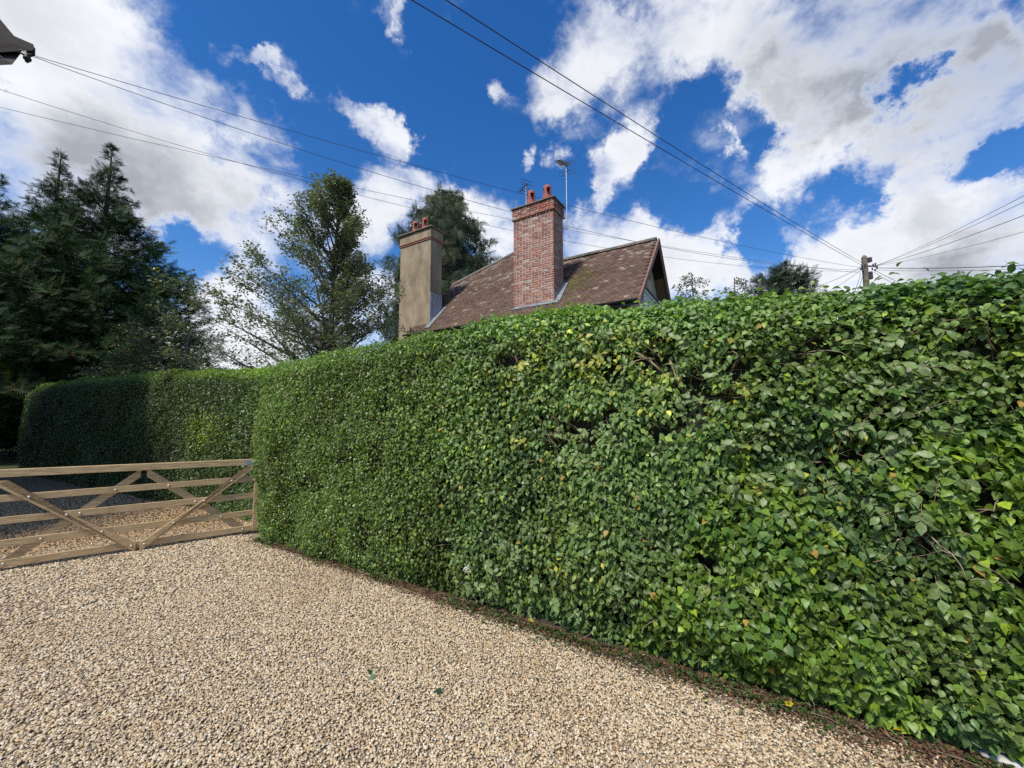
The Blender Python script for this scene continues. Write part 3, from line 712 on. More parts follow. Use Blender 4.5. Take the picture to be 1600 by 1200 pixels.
# ------------------------------------------------------------------ utility pole and wires
POLE_Y = 21.0
pt = at_depth(1350, 399, POLE_Y); POLE = Vector((pt[0], pt[1], 0)); PTOP = pt[2]
up = empty('utility_pole', POLE); tag(up, 'weathered wooden utility pole carrying many wires behind the hedge', 'utility pole')
MB().tube([(0, 0, 0), (0, 0, PTOP - .12), (0, 0, PTOP)], [.165, .13, .05], 14).build('pole', M_pole, up, smooth=False)
MB().box((.32, -.02, PTOP - .62), (.66, .06, .07)).build('bracket_arm', M_wire, up)
MB().box((.23, -.05, PTOP - .28), (.16, .18, .26)).build('junction_box', M_wire, up, bevel=.02)
MB().box((.22, -.05, PTOP - 1.15), (.15, .16, .42)).build('terminal_box', M_wire, up, bevel=.02)
for (x, z) in ((.55, -.50), (.62, -.72), (.42, -.55), (.36, -.78), (-.2, -.62), (-.26, -.78), (-.18, -.9), (.5, -.85)):
    t = MB(); t.lathe((x, -.04, PTOP + z - .06), [(.0, 0), (.03, .0), (.045, .03), (.03, .06), (.045, .09), (.025, .12), (.0, .13)], 10)
    t.build('insulator', M_wire, up, smooth=True)
for (x, y, z) in ((-.28, 0, -.72), (.2, .25, -.7), (-.15, -.22, -.6)):
    MB().tube([(0, 0, PTOP + z), (x, y, PTOP + z + .02)], .02, 6).build('bracket', M_wire, up)

def wire(label, a_, b_, mid=None, r=.006, group='overhead wires meeting at the utility pole', name='overhead_wire'):
    a_, b_ = Vector(a_), Vector(b_); sag = .15
    if mid is not None:
        best = None
        for i in range(1, 200):
            tt = i / 200; w = a_.lerp(b_, tt); d = w - Vector(CAMP)
            ycam = d.y * math.cos(PITCH) + d.z * math.sin(PITCH)
            if ycam <= .1: continue
            px = 800 + F * d.x / ycam
            if best is None or abs(px - mid[0]) < best[0]: best = (abs(px - mid[0]), tt, w)
        _, tt, w = best; m = at_depth(mid[0], mid[1], w.y); sag = (w.z - m[2]) / (4 * tt * (1 - tt)); sag = max(min(sag, 2.5), -.02)
    pts = []
    for i in range(41):
        tt = i / 40; w = a_.lerp(b_, tt); w.z -= sag * 4 * tt * (1 - tt); pts.append(w - a_)
    o = MB().tube([tuple(p) for p in pts], r, 5).build(name, M_wire); o.location = a_
    return tag(o, label, 'wire', group)
PT = POLE + Vector((0, 0, PTOP - .65)); PR = POLE + Vector((.55, 0, PTOP - .6)); PL = POLE + Vector((-.25, 0, PTOP - .7))
EA = at_depth(50, 86, 9.07)
wire('upper of the two wires from the dark eave, passing over the chimneys', EA, PL, (560, 235), .0075)
wire('lower of the two wires from the dark eave, crossing behind the brick chimney', tuple(np.array(EA) + (0, 0, -.03)), tuple(PL + Vector((0, .0, -.12))), (640, 286), .0075)
wire('higher of two wires entering at the left edge above the conifers', at_depth(-60, 120, 10.5), tuple(PL + Vector((0, .0, -.2))), (250, 218), .0065)
wire('lower of two wires entering at the left edge above the conifers', at_depth(-60, 153, 11), tuple(PL + Vector((0, .0, -.3))), (400, 260), .0065)
wire('left one of the two wires dropping steeply from the top of the sky', at_depth(560, -50, 4.6), PT, (1060, 247), .0085)
wire('right one of the two wires dropping steeply from the top of the sky', at_depth(620, -50, 4.7), tuple(PT + Vector((.05, 0, .12))), (1040, 222), .0085)
for (py, y, lb, r, md) in ((293, 9, 'topmost wire rising from the pole towards the right edge', .007, (1470, 358)), (303, 9, 'second wire below the topmost rising right from the pole', .007, (1470, 362)),
                   (325, 8.5, 'thick middle wire rising right from the pole', .009, (1470, 369)), (352, 9, 'shallowest wire rising right from the pole', .006, (1480, 378))):
    wire(lb, PR, at_depth(1602 + 160, py - (411 - py) * .62, y * .8), None, r)
wire('thick nearly level wire running right from the pole', PR + Vector((0, 0, -.1)), at_depth(1780, 402, 12), None, .016)
wire('thinner level wire just under the thick one right of the pole', PR + Vector((0, 0, -.22)), at_depth(1780, 410, 13), None, .008)
wire('upper wire falling from the pole down behind the hedge at right', PR + Vector((0, 0, -.25)), at_depth(1480, 470, 24), None, .012)
wire('lower wire falling from the pole down behind the hedge at right', PR + Vector((-.1, 0, -.35)), at_depth(1470, 475, 24), None, .010)
wire('wire running from the pole over the small conifer towards the house', PL, at_depth(1230, 462, 26), None, .012)
wire('wire sloping from the pole down past the small conifer', PL + Vector((0, 0, -.15)), at_depth(1250, 478, 26), None, .010)
wire('left stay wire running steeply down beside the pole', PL + Vector((0, 0, -.3)), at_depth(1325, 475, 17), None, .010)
wire('right stay wire running steeply down beside the pole', PL + Vector((.12, 0, -.35)), at_depth(1332, 470, 17), None, .010)

# ------------------------------------------------------------------ neighbour's eave, upper left corner
nb_ = empty('neighbouring_house', at_depth(-40, 60, 9.0) * np.array((1, 1, 0))); tag(nb_, 'dark tiled eave corner of a house at the upper left edge', 'house')
def nloc(px, py, Y=4.2): return Vector(at_depth(px, py, Y * 2.142)) - nb_.location
back = Vector((-2.0, .1, 0))
M_nt = noisy('dark_roof_edge', (.008, .006, .005), (.032, .021, .017), 20, .85, .004)
M_soff = noisy('dark_soffit', (.010, .006, .005), (.028, .016, .013), 9, .6)
MB().poly([nloc(x, y) for x, y in ((-140, -120), (-40, -20), (2, 32), (22, 56), (38, 63), (52, 69), (54, 75), (50, 79), (36, 73), (18, 67), (0, 47), (-60, -20), (-150, -105))], back).build('roof_edge', M_nt, nb_)
MB().poly([nloc(x, y, 4.25) for x, y in ((-150, -90), (-60, -8), (0, 50), (20, 68), (35, 74), (33, 83), (19, 101), (8, 95), (0, 86), (-60, 60), (-200, 40))], back).build('boxed_eave', M_soff, nb_)
MB().poly([nloc(x, y, 4.22) for x, y in ((38, 66), (52, 72), (52, 84), (44, 86), (40, 80))], Vector((-.02, .06, 0))).build('gutter_end', M_nt, nb_)
MB().tube([nloc(30, 82, 4.25), nloc(38, 85, 4.2), nloc(44, 88, 4.2)], .03, 6).build('bracket', M_soff, nb_)
t = MB(); c_ = nloc(42, 97, 4.2); t.lathe(tuple(c_), [(0, 0), (.035, .0), (.04, .05), (.07, .06), (.075, .11), (.045, .14), (.06, .17), (.03, .20), (0, .20)], 10); t.build('insulator', M_soff, nb_, smooth=True)
MB().tube([nloc(30, 77, 4.2), nloc(40, 82, 4.2), nloc(50, 86, 4.22)], .012, 5).build('cable', M_wire, nb_)
MB().tube([nloc(0, 87, 4.18), nloc(8, 95, 4.18), nloc(14, 99, 4.2)], .010, 5).build('cable', M_wire, nb_)
wl = Vector((-15.1, 4.2, 0)) - nb_.location
MB().box((wl.x - 3, wl.y, 4.95), (12.4, 8.4, 9.9)).build('wall', M_render, nb_)
MB().poly([(wl.x + 3.3, wl.y - 4.3, 9.75), (wl.x, wl.y - 4.3, 12.6), (wl.x - 3.4, wl.y - 4.3, 9.75), (wl.x - 3.2, wl.y - 4.3, 9.6), (wl.x, wl.y - 4.3, 12.3), (wl.x + 3.1, wl.y - 4.3, 9.6)], (0, 8.3, 0)).build('roof', M_nt, nb_)
MB().poly([(wl.x + 3.0, wl.y - 4.18, 9.905), (wl.x, wl.y - 4.18, 12.3), (wl.x - 3.0, wl.y - 4.18, 9.905)], (0, 8.2, 0)).build('gable', M_render, nb_)

# ------------------------------------------------------------------ gate
gA = on_z(394, 833, 0); gB = on_z(0, 893, 0)
gd = nrm((gB - gA)[:2]); GR = math.atan2(gd[1], gd[0])
gate = empty('field_gate', (gA[0], gA[1], 0), GR); tag(gate, 'five barred wooden gate with crossed braces closing the gravel drive', 'gate')
nrm_out = np.array((-gd[1], gd[0]))
def on_gate(px, py, off=0.0):
    d = ray(px, py); n = np.array((nrm_out[0], nrm_out[1], 0)); k = (np.dot(n[:2], gA[:2]) + off) / d.dot(n); w = CAMP + d * k
    return (w[:2] - gA[:2]).dot(gd), w[2]
CAMSIDE = 1 if (-gA[:2]).dot(nrm_out) > 0 else -1
uV, zV = on_gate(215, 861); u0, z0_ = on_gate(2, 733); u1, z1_ = on_gate(388, 717)
print('gate', uV, zV, u0, z0_, u1, z1_, CAMSIDE, [on_gate(x, y) for x, y in ((110, 736), (110, 766), (110, 796), (110, 828), (110, 866), (388, 745), (388, 770), (388, 795), (388, 820), (388, 720))])
GL = 2 * uV + .05
def bar(name, u0, z0, u1, z1, w, th, y, bev=.004, parent=gate, cutv=False):
    d = Vector((u1 - u0, 0, z1 - z0)); L_ = d.length; an = math.atan2(d.z, d.x)
    t = MB(); t.box((0, 0, 0), (L_, th, w))
    o = t.build(name, M_timber, parent, bevel=bev); o.location = ((u0 + u1) / 2, y, (z0 + z1) / 2); o.rotation_euler = (0, -an, 0)
    return o
top_z = (z0_ + z1_) / 2 - .03
FR = CAMSIDE
rails = []
zs = [.085, .315, .575, .83]
rails.append(bar('top_rail', 0, z1_ - .05, GL, z1_ - .05 + (z0_ - z1_) * GL / (u0 - u1), .088, .07, 0))
for z in zs: rails.append(bar('rail', 0.012, z, GL, z, .082, .030, 0))
def bolt(parent, u, y, z):
    t = MB(); t.lathe((0, 0, 0), [(0, .008), (.010, .006), (.014, .002), (.014, 0)], 8)
    o = t.build('bolt', M_bolt, gate, smooth=True); o.location = (u, y, z); o.rotation_euler = (-math.pi / 2 * FR, 0, 0); return o
zt = z1_ - .09
front_y = FR * .033; back_y = -FR * .033
braces = [(.03, zt, uV - .02, .05, front_y), (2 * uV - .03, zt, uV + .02, .05, front_y), (uV - .03, zt - .02, .10, .06, back_y), (uV + .03, zt - .02, 2 * uV - .12, .06, back_y)]
for (a_, b_, c_, d_, y) in braces:
    # trimmed ends: extend and let the V meet with a vertical joint
    L0 = math.hypot(c_ - a_, d_ - b_); hx = .045
    t = MB(); sgn = 1 if c_ > a_ else -1; w = .09; dx, dz = (c_ - a_) / L0, (d_ - b_) / L0; vw = w / abs(dx) / 2
    pts = [(a_, 0, b_ + vw), (a_, 0, b_ - vw), (c_ , 0, d_ - vw), (c_, 0, d_ + vw)]
    if y == back_y: pass
    pts = [Vector(p) for p in pts]
    if y == front_y:      # clip the top ends against the underside of the top rail
        zc = z1_ - .10
        k = (b_ + vw - zc) / max(b_ + vw - (d_ + vw), 1e-3); pts[0] = Vector((a_ + (c_ - a_) * k, 0, zc)); pts.insert(0, Vector((a_, 0, zc - .0))) if b_ - vw < zc - .01 else None
    t.poly(pts, (0, .030, 0)); o = t.build('brace', M_timber, gate, bevel=.003); o.location = (0, y - .015, 0)
    yb = (front_y + FR * .015) if y == front_y else (FR * .015)
    for z in zs:
        tt = (z - b_) / (d_ - b_)
        if 0.02 < tt < .99: bolt(gate, a_ + (c_ - a_) * tt, yb + (FR * .001), z)
MB().box((-.025, 0, (z1_ - .02) / 2 + .02), (.07, .075, z1_ - .06)).build('stile', M_timber, gate, bevel=.006)
MB().box((GL + .036, 0, (z1_ + .1) / 2 + .03), (.07, .075, z1_ + .1)).build('stile', M_timber, gate, bevel=.006)
MB().box((.05, FR * .0395, z1_ - .05), (.22, .006, .085)).build('strap_plate', M_galv, gate)
MB().tube([(.06, back_y * 2.2, .30), (-.04, back_y * 1.3, .30), (-.05, FR * .05, .30)], .011, 8).tube([(.05, back_y * 2.2, .27), (.05, back_y * 2.2, .62)], .010, 6).build('latch', M_galv, gate)
post = MB().box((0, 0, .62), (.14, .14, 1.24)).build('gate_post', M_timber, None, bevel=.01)
post.location = (gA[0] + gd[0] * -.16 - nrm_out[0] * CAMSIDE * .10, gA[1] + gd[1] * -.16 - nrm_out[1] * CAMSIDE * .10, 0); post.rotation_euler = (0, 0, GR)
tag(post, 'short timber gate post half buried in the near end of the hedge', 'post')

# ------------------------------------------------------------------ hedges
def interp(x, xs, ys): return np.interp(x, xs, ys)
H_PX = [(385, 576), (450, 559), (560, 538), (700, 511), (800, 491), (900, 475), (1000, 467), (1150, 462), (1300, 460), (1400, 453), (1500, 440), (1600, 430)]
hp = np.array([on_q(x, y, HQ + .12) for x, y in H_PX]); HP0 = hp[0][0]; print('hedge heights', hp.round(2).tolist())
P_START = on_q(397, 700, HQ)[0]; P_END = 5.2
print('hedge start', P_START)
def htop(p): return interp(p, hp[:, 0], hp[:, 1])
RC = .30
def bumps(p, v, amp=1.0): return ((n1(p, v, 1.3, 2) - .5) * .22 + (n2(p, v, 4.2, 2) - .5) * .10) * amp
def hedge1_surface(p, v):
    """v: path length up the face, round the shoulder and over the top -> position (p,q,z), outward normal (p,q,z)"""
    H = htop(p); L1 = H - RC; arc = RC * math.pi / 2
    a = np.clip((v - L1) / RC, 0, math.pi / 2)
    q = np.where(v < L1, HQ, HQ + RC * (1 - np.cos(a))) + np.maximum(v - L1 - arc, 0)
    z = np.where(v < L1, v, L1 + RC * np.sin(a))
    nq = -np.cos(a); nz = np.sin(a)
    b = bumps(p, v)
    # foot drawn in slightly, face leaning out a little
    q = q + (.10 + .05 * np.clip(p + 1.5, 0, 2.2)) * np.clip(1 - v / .45, 0, 1) ** 1.5 - .05 * np.sin(np.clip(v / L1, 0, 1) * math.pi)
    # rounded near end
    e = np.clip((P_START + .25 - p) / .25, 0, 1); q = q + .25 * (1 - np.sqrt(np.clip(1 - e * e, 0, 1)))
    return np.stack((p, q + nq * b, z + nz * b), 1), np.stack((-e * .7, nq * (1 - .3 * e), nz), 1)
Rz = np.array(Matrix.Rotation(TH, 3, 'Z'))
hole_px = [(905, 665, 42, 14), (1020, 560, 30, 26), (1085, 592, 24, 16), (1155, 572, 26, 20), (1036, 668, 18, 10), (795, 560, 22, 14), (868, 685, 14, 9), (865, 700, 12, 8), (1345, 705, 40, 14), (1375, 640, 30, 12), (1530, 540, 34, 18), (1130, 620, 22, 10),
           (1440, 800, 20, 34), (1450, 850, 22, 20), (1540, 770, 30, 40), (505, 760, 8, 6), (540, 655, 8, 6), (705, 640, 12, 6), (690, 850, 14, 8), (1590, 905, 14, 20), (960, 640, 14, 8), (1105, 875, 22, 12), (1300, 900, 22, 10), (1290, 720, 12, 8), (1240, 560, 16, 9)]
holes = []
for (x, y, rx, ry) in hole_px:
    c0 = on_q(x, y, HQ); c1 = on_q(x + rx, y, HQ); c2 = on_q(x, y + ry, HQ); holes.append((c0[0], c0[1], abs(c1[0] - c0[0]), abs(c2[1] - c0[1])))
def hole_amt(p, z):
    r = np.zeros_like(p)
    for (a_, b_, rp, rz2) in holes:
        d = ((p - a_) / rp) ** 2 + ((z - b_) / rz2) ** 2; r = np.maximum(r, np.exp(-d * .9))
    return r
yel_px = [(960, 570, 90, 50, 1), (830, 560, 60, 40, .7), (1140, 640, 60, 40, .6), (1020, 600, 60, 40, .8), (900, 880, 80, 40, .6), (880, 520, 90, 25, .5), (1320, 800, 70, 60, .45), (780, 640, 60, 90, .35), (1190, 745, 40, 30, .4), (1360, 690, 60, 30, .3)]
yels = []
for (x, y, rx, ry, w) in yel_px:
    c0 = on_q(x, y, HQ); c1 = on_q(x + rx, y, HQ); c2 = on_q(x, y + ry, HQ); yels.append((c0[0], c0[1], abs(c1[0] - c0[0]), abs(c2[1] - c0[1]), w))
def yel_amt(p, z):
    r = np.zeros_like(p)
    for (a_, b_, rp, rz2, w) in yels: r = np.maximum(r, w * np.exp(-((p - a_) / rp) ** 2 - ((z - b_) / rz2) ** 2))
    return r
hedge = empty('hedge', (float(PQ((P_START + P_END) / 2, HQ)[0]), float(PQ((P_START + P_END) / 2, HQ)[1]), 0)); tag(hedge, 'tall clipped mixed green hedge running along the right of the gravel drive', 'hedge')
HORI = np.array(hedge.location)
def core_mesh(name, fn, p0, p1, vmax, inset, parent, origin, backlen=1.2):
    ps = np.arange(p0, p1, .12); vs = np.arange(0, vmax + .01, .12); n_, m_ = len(ps), len(vs)
    pg, vg = np.meshgrid(ps, vs, indexing='ij'); S, Nn = fn(pg.ravel(), vg.ravel())
    Wd = S - Nn * (inset + .06 * rnd(len(S)))[:, None]
    Wd[:, 2] = np.maximum(Wd[:, 2], .0)
    Wd = Wd - origin
    f = []
    for i in range(n_ - 1):
        for j in range(m_ - 1):
            a_ = i * m_ + j; f.append((a_, a_ + m_, a_ + m_ + 1, a_ + 1))
    me = bpy.data.meshes.new(name); me.from_pydata(Wd.tolist(), [], f); me.materials.append(M_core); return link(name, me, None, parent)  # solid near-black sheet: shade among inner twigs put into colour, also blocks light
def h1w(p, v):
    S, Nn = hedge1_surface(p, v); return S @ Rz.T, Nn @ Rz.T
core_mesh('shade_core', h1w, P_START + .05, P_END, 3.9, .15, hedge, HORI)

def leaf_dirs(Nn, k, out=.75, upw=.55, spread=.55, droop=.8):
    r1 = RNG.normal(size=(k, 3)); up = np.array((0, 0, 1.0))
    n = Nn * out + up * upw + r1 * spread
    tip = -up * droop + Nn * .45 + RNG.normal(size=(k, 3)) * .65
    # on the top of the hedge the tips point up and out rather than down
    tp_ = np.clip(Nn[:, 2:3], 0, 1); tip = tip * (1 - tp_) + (up * .5 + RNG.normal(size=(k, 3)) * .9) * tp_
    return basis(n, tip)
def tints(kind, k, p, v, patch):
    base = {'privet': (.118, .182, .044), 'ivy': (.130, .210, .030), 'elder': (.150, .235, .072), 'holly': (.080, .142, .040)}
    c = np.array([base[x] for x in ('privet', 'ivy', 'elder', 'holly')])[kind]
    c = c * (.62 + .75 * rnd(k))[:, None]
    c = c * (.75 + .55 * n3(p, v, 1.1, 2))[:, None]
    # young, lighter shoots
    y = rnd(k) < .06; c[y] = c[y] * np.array((2.0, 1.7, 1.1))
    return c
def hedge1_leaves(p0, p1, dens, kindf, sizef, tmpl, name, inset=(.12, .05)):
    vm = 3.55; area = (p1 - p0) * vm; k = int(area * dens)
    p = p0 + rnd(k) * (p1 - p0); v = rnd(k) ** 1.0 * vm
    S, Nn = hedge1_surface(p, v); z = v
    hol = hole_amt(p, S[:, 2]); thin = n4(p, S[:, 2], 3.1, 3)
    keep = (rnd(k) > hol * 1.15) & (rnd(k) > np.clip((.34 - thin) * 5, 0, .75))
    keep &= ~((v > 3.0) & (rnd(k) < .4))
    p, v, S, Nn, hol = p[keep], v[keep], S[keep], Nn[keep], hol[keep]; k = len(p)
    Nw = Nn @ Rz.T; dpt = (rnd(k) ** 1.4) * inset[0] + hol * .08 - inset[1] * rnd(k) ** 3
    shoot = (rnd(k) < .03) & (v > htop(p) - .45); dpt[shoot] -= .02 + .09 * rnd(shoot.sum())
    Pw = S @ Rz.T - Nw * dpt[:, None]; Pw[:, 2] = np.maximum(Pw[:, 2], .02)
    kind = kindf(p, S[:, 2]); sz = sizef(p, S[:, 2], kind) * (.65 + .6 * rnd(k))
    R = leaf_dirs(Nw, k)
    c = tints(kind, k, p, v, None)
    ya = yel_amt(p, S[:, 2]); k1 = rnd(k) < ya * .17; c[k1] = np.array((.42, .40, .07)) * (.7 + .5 * rnd(k1.sum()))[:, None]
    k2 = (rnd(k) < ya * .35) & ~k1; c[k2] = c[k2] * np.array((1.9, 1.55, 1.1))
    k3 = rnd(k) < .004; c[k3] = (.40, .26, .06)
    c = c * (1 + .25 * (v > htop(p) - .25))[:, None]  # sunlit look of the hedge top painted into its leaf colour
    return Pw - HORI, R, sz, c, kind, p, S[:, 2]
def kindf(p, z):
    # 0 privet, 1 ivy, 2 elder/compound, 3 holly
    nn = n2(p + 3, z, .9, 3); e = n3(p, z, 1.4, 2)
    pm, _ = on_q(700, 700, HQ); pr, _ = on_q(1180, 800, HQ)
    k = np.zeros(len(p), int)
    a_ = np.clip((p - (pm - .3)) / .6, 0, 1) * np.clip((pr + .4 - p) / .8, 0, 1)
    k[(a_ * (.35 + e) > .55 + .25 * (rnd(len(p)) - .5))] = 2
    low = p + (1.3 - z) * .6
    iv = (low > pr - .2) & (nn > .40 + .12 * (rnd(len(p)) - .5)); k[iv] = 1
    ho = (p > pr) & (nn <= .42) & (e > .55); k[ho] = 3
    k[(k == 0) & (rnd(len(p)) < .08)] = 1
    return k
def sizef(p, z, kind):
    near = np.clip((p + 4.2) / 3.0, 0, 1)
    return np.choose(kind, [.029 + .010 * near, .041 + .009 * near, .047 + .003 * near, .040 + .01 * near])
PM = -3.3
data = []
A_ = hedge1_leaves(P_START, PM, 6800, kindf, sizef, None, 'a'); 
B_ = hedge1_leaves(PM, P_END, 4500, kindf, sizef, None, 'b')
for tag_, (Pw, R, sz, c, kind, p, z) in (('a', A_), ('b', B_)):
    wsc = np.choose(kind, [1.15, 1.1, .85, .95]) * (.85 + .3 * rnd(len(p)))
    if tag_ == 'a':
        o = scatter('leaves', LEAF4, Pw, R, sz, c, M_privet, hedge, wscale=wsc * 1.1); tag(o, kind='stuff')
    else:
        # the nearest, largest leaves are single parts
        wpos = Pw + HORI - CAMP; dist = np.linalg.norm(wpos, axis=1)
        ycam = wpos[:, 1] * math.cos(PITCH) + wpos[:, 2] * math.sin(PITCH); zc = -wpos[:, 1] * math.sin(PITCH) + wpos[:, 2] * math.cos(PITCH)
        pxx = 800 + F * wpos[:, 0] / ycam; pyy = 600 - F * zc / ycam
        vis = (pxx > 1050) & (pxx < 1590) & (pyy > 600) & (pyy < 1190) & (kind != 0)
        Nout = np.array((ST, -CT, 0)); facing = R[:, :, 2] @ Nout
        # protrusion towards the viewer
        qv = (Pw + HORI) @ np.array((-ST, CT, 0))
        score = np.where(vis & (facing > .3), sz / dist * (1 - (qv - HQ + .1) * 3), -1)
        pick = np.argsort(-score)[:300]; mask = np.ones(len(p), bool); mask[pick] = False
        iv = mask & (kind == 1); ot = mask & (kind != 1)
        for mk, tm in ((iv, IVY8), (ot, LEAF8)):
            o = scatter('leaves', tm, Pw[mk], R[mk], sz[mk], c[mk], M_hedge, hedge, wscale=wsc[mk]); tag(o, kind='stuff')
        bank = {}
        for kk in (1, 0):
            for ci_ in range(5):
                V_, F_ = IVY8 if kk == 1 else LEAF8; me = bpy.data.meshes.new('leaf'); me.from_pydata(V_.tolist(), [], F_.tolist()); me.polygons.foreach_set('use_smooth', [True] * len(me.polygons))
                at_ = me.attributes.new('tint', 'FLOAT_COLOR', 'POINT'); col_ = [(.10, .20, .03), (.075, .15, .028), (.125, .23, .035), (.085, .17, .034), (.16, .27, .04)][ci_]
                for d_ in at_.data: d_.color = (*col_, 1)
                me.materials.append(M_hedge); bank[(kk, ci_)] = me
        for i in pick:
            me = bank[(1 if kind[i] == 1 else 0, int(RNG.integers(0, 5)) if rnd(1)[0] < .7 else 1)]
            o = link('leaf', me, None, hedge); o.matrix_local = Matrix.Translation(Vector(Pw[i])) @ Matrix(R[i].tolist()).to_4x4() @ Matrix.Diagonal((sz[i] * wsc[i], sz[i], sz[i], 1))
print('hedge leaves', len(A_[0]), len(B_[0]))
# twigs and bare stems showing in the thin places
t = MB(); rr = random.Random(5)
def twig(p, z, q, ln, r, dirp, dirz, dirq):
    pts = []; cp = np.array((p, q, z)); d = np.array((dirp, dirq, dirz)); d /= np.linalg.norm(d)
    for i in range(6):
        pts.append(tuple((cp @ Rz.T) - HORI)); d = d + np.array((rr.uniform(-.45, .45), rr.uniform(-.3, .3), rr.uniform(-.45, .45))); d /= np.linalg.norm(d); cp = cp + d * ln / 5
    t.tube(pts, [r, r * .9, r * .8, r * .65, r * .5, r * .25], 5)
for (a_, b_, rp, rz2) in holes:
    for i in range(int(5 + 14 * min(rp * rz2 * 30, 2))):
        twig(a_ + rr.gauss(0, rp * .8), b_ + rr.gauss(0, rz2 * .9), HQ + rr.uniform(.0, .16), rr.uniform(.12, .35), rr.uniform(.0015, .005), rr.uniform(-1, 1), rr.uniform(-.3, 1), rr.uniform(-.9, .1))
for i in range(420):
    p = rr.uniform(-4.5, 4); z = rr.uniform(.1, 2.5)
    twig(p, z, HQ + rr.uniform(-.03, .1), rr.uniform(.08, .25), rr.uniform(.001, .0028), rr.uniform(-1, 1), rr.uniform(-.4, .8), rr.uniform(-1, .0))
for (x0, y0, x1, y1, r) in ((985, 545, 1045, 590, .012), (1045, 560, 1060, 605, .009), (1140, 585, 1160, 555, .010), (1092, 560, 1110, 600, .007), (870, 655, 905, 672, .005), (800, 540, 812, 580, .006)):
    a_ = on_q(x0, y0, HQ + .03); b_ = on_q(x1, y1, HQ + .03)
    t.tube([tuple(PQ(a_[0], HQ + .06, a_[1]) - HORI), tuple(PQ((a_[0] + b_[0]) / 2, HQ + .02, (a_[1] + b_[1]) / 2 + .02) - HORI), tuple(PQ(b_[0], HQ + .05, b_[1]) - HORI)], [r, r * .8, r * .6], 6)
o = t.build('twigs', M_twig, hedge, smooth=True); tag(o, kind='stuff')
# compound-leaf sprays standing proud, yellow shoots
def sprays():
    Ps, Rs, Ss, Cs = [], [], [], []; tw_ = MB()
    for i in range(150):
        x = rr.choice([rr.uniform(700, 1200), rr.uniform(700, 1200), rr.uniform(1180, 1500)]); y = rr.uniform(500, 930)
        p, z = on_q(x, y, HQ); 
        if z > htop(p): continue
        ya = yel_amt(np.array([p]), np.array([z]))[0]; base = PQ(p, HQ - .02, z); d = np.array((rr.uniform(-.8, .8), rr.uniform(-.6, -.1), rr.uniform(-.7, .8))); d = (d / np.linalg.norm(d)) @ Rz.T
        ln = rr.uniform(.06, .14); n = 3 if rr.random() < .5 else 2
        yellow = rr.random() < ya * .6 and x < 1200
        cc = np.array((.38, .38, .08)) if yellow else np.array((.16, .23, .075)) * rr.uniform(.7, 1.2)
        tw_.tube([tuple(base - HORI), tuple(base + d * ln - HORI)], .0015, 4)
        out = np.array((ST, -CT, 0))
        sd_ = np.cross(d, out); sd_ /= np.linalg.norm(sd_) + 1e-6
        for j in range(n):
            pos = base + d * ln * (.35 + .6 * j / n)
            for sg in (-1, 1):
                Ps.append(pos); Rs.append((out * .8 + np.array((0, 0, .4)) + RNG.normal(size=3) * .25, d * .5 + sd_ * sg + np.array((0, 0, -.2)))); Ss.append(rr.uniform(.045, .065)); Cs.append(cc * rr.uniform(.8, 1.2))
        Ps.append(base + d * ln); Rs.append((out * .8 + np.array((0, 0, .4)), d + np.array((0, 0, -.25)))); Ss.append(rr.uniform(.055, .075)); Cs.append(cc)
    Ps = np.array(Ps); n_ = np.array([r[0] for r in Rs]); t_ = np.array([r[1] for r in Rs])
    o = scatter('young_shoots', LEAF8, Ps - HORI, basis(n_, t_), np.array(Ss), np.array(Cs), M_hedge, hedge, wscale=np.full(len(Ps), .85)); tag(o, kind='stuff')
    o = tw_.build('shoot_stems', M_twig, hedge); tag(o, kind='stuff')
sprays()

# second hedge, beyond the gate
H2L = 11.0
N2 = np.array((T2[1], -T2[0])); N2 = N2 if (np.zeros(2) - B2).dot(N2) > 0 else -N2
def prj(w):
    d = np.asarray(w) - CAMP; yc = d[1] * math.cos(PITCH) + d[2] * math.sin(PITCH); return 800 + F * d[0] / yc, 600 - F * (-d[1] * math.sin(PITCH) + d[2] * math.cos(PITCH)) / yc
# find its length (end at px 36) and height from the silhouette
def ray_h2(px, py, off=0.1):
    d = ray(px, py); k = ((B2 - N2 * off) @ N2) / (d[:2] @ N2); w = CAMP + d * k; return (w[:2] - B2) @ T2, w[2]
h2 = np.array([ray_h2(x, y) for x, y in ((392, 577), (330, 577), (260, 580), (180, 586), (110, 593), (60, 602), (40, 616))])
H2L = ray_h2(36, 640)[0]; print('hedge2', h2.round(2).tolist(), H2L)
def h2top(s): return np.interp(s, h2[:, 0], h2[:, 1])
def hedge2_surface(s, v):
    H = h2top(s); rc = .28; L1 = H - rc; arc = rc * math.pi / 2
    a = np.clip((v - L1) / rc, 0, math.pi / 2)
    q = np.where(v < L1, 0, rc * (1 - np.cos(a))) + np.maximum(v - L1 - arc, 0)
    z = np.where(v < L1, v, L1 + rc * np.sin(a)); nq = np.cos(a); nz = np.sin(a)
    b = bumps(s + 20, v, .8); e = np.clip((s - (H2L - .6)) / .6, 0, 1)
    q = q + .6 * (1 - np.sqrt(np.clip(1 - e * e, 0, 1)))
    q = q - nq * b; z = z + nz * b
    xy = B2[None] + T2[None] * s[:, None] - N2[None] * q[:, None]
    nn = N2[None] * (nq * (1 - .5 * e))[:, None] + T2[None] * (e * .8 * (1 - nz))[:, None]
    return np.concatenate((xy, z[:, None]), 1), nrm(np.concatenate((nn, nz[:, None]), 1))
mid2 = B2 + T2 * H2L / 2
hedge_b = empty('hedge', (mid2[0], mid2[1], 0)); tag(hedge_b, 'dark clipped hedge with a rounded end standing beyond the wooden gate', 'hedge')
ORI2 = np.array(hedge_b.location)
core_mesh('shade_core', hedge2_surface, -.6, H2L, 3.7, .14, hedge_b, ORI2)
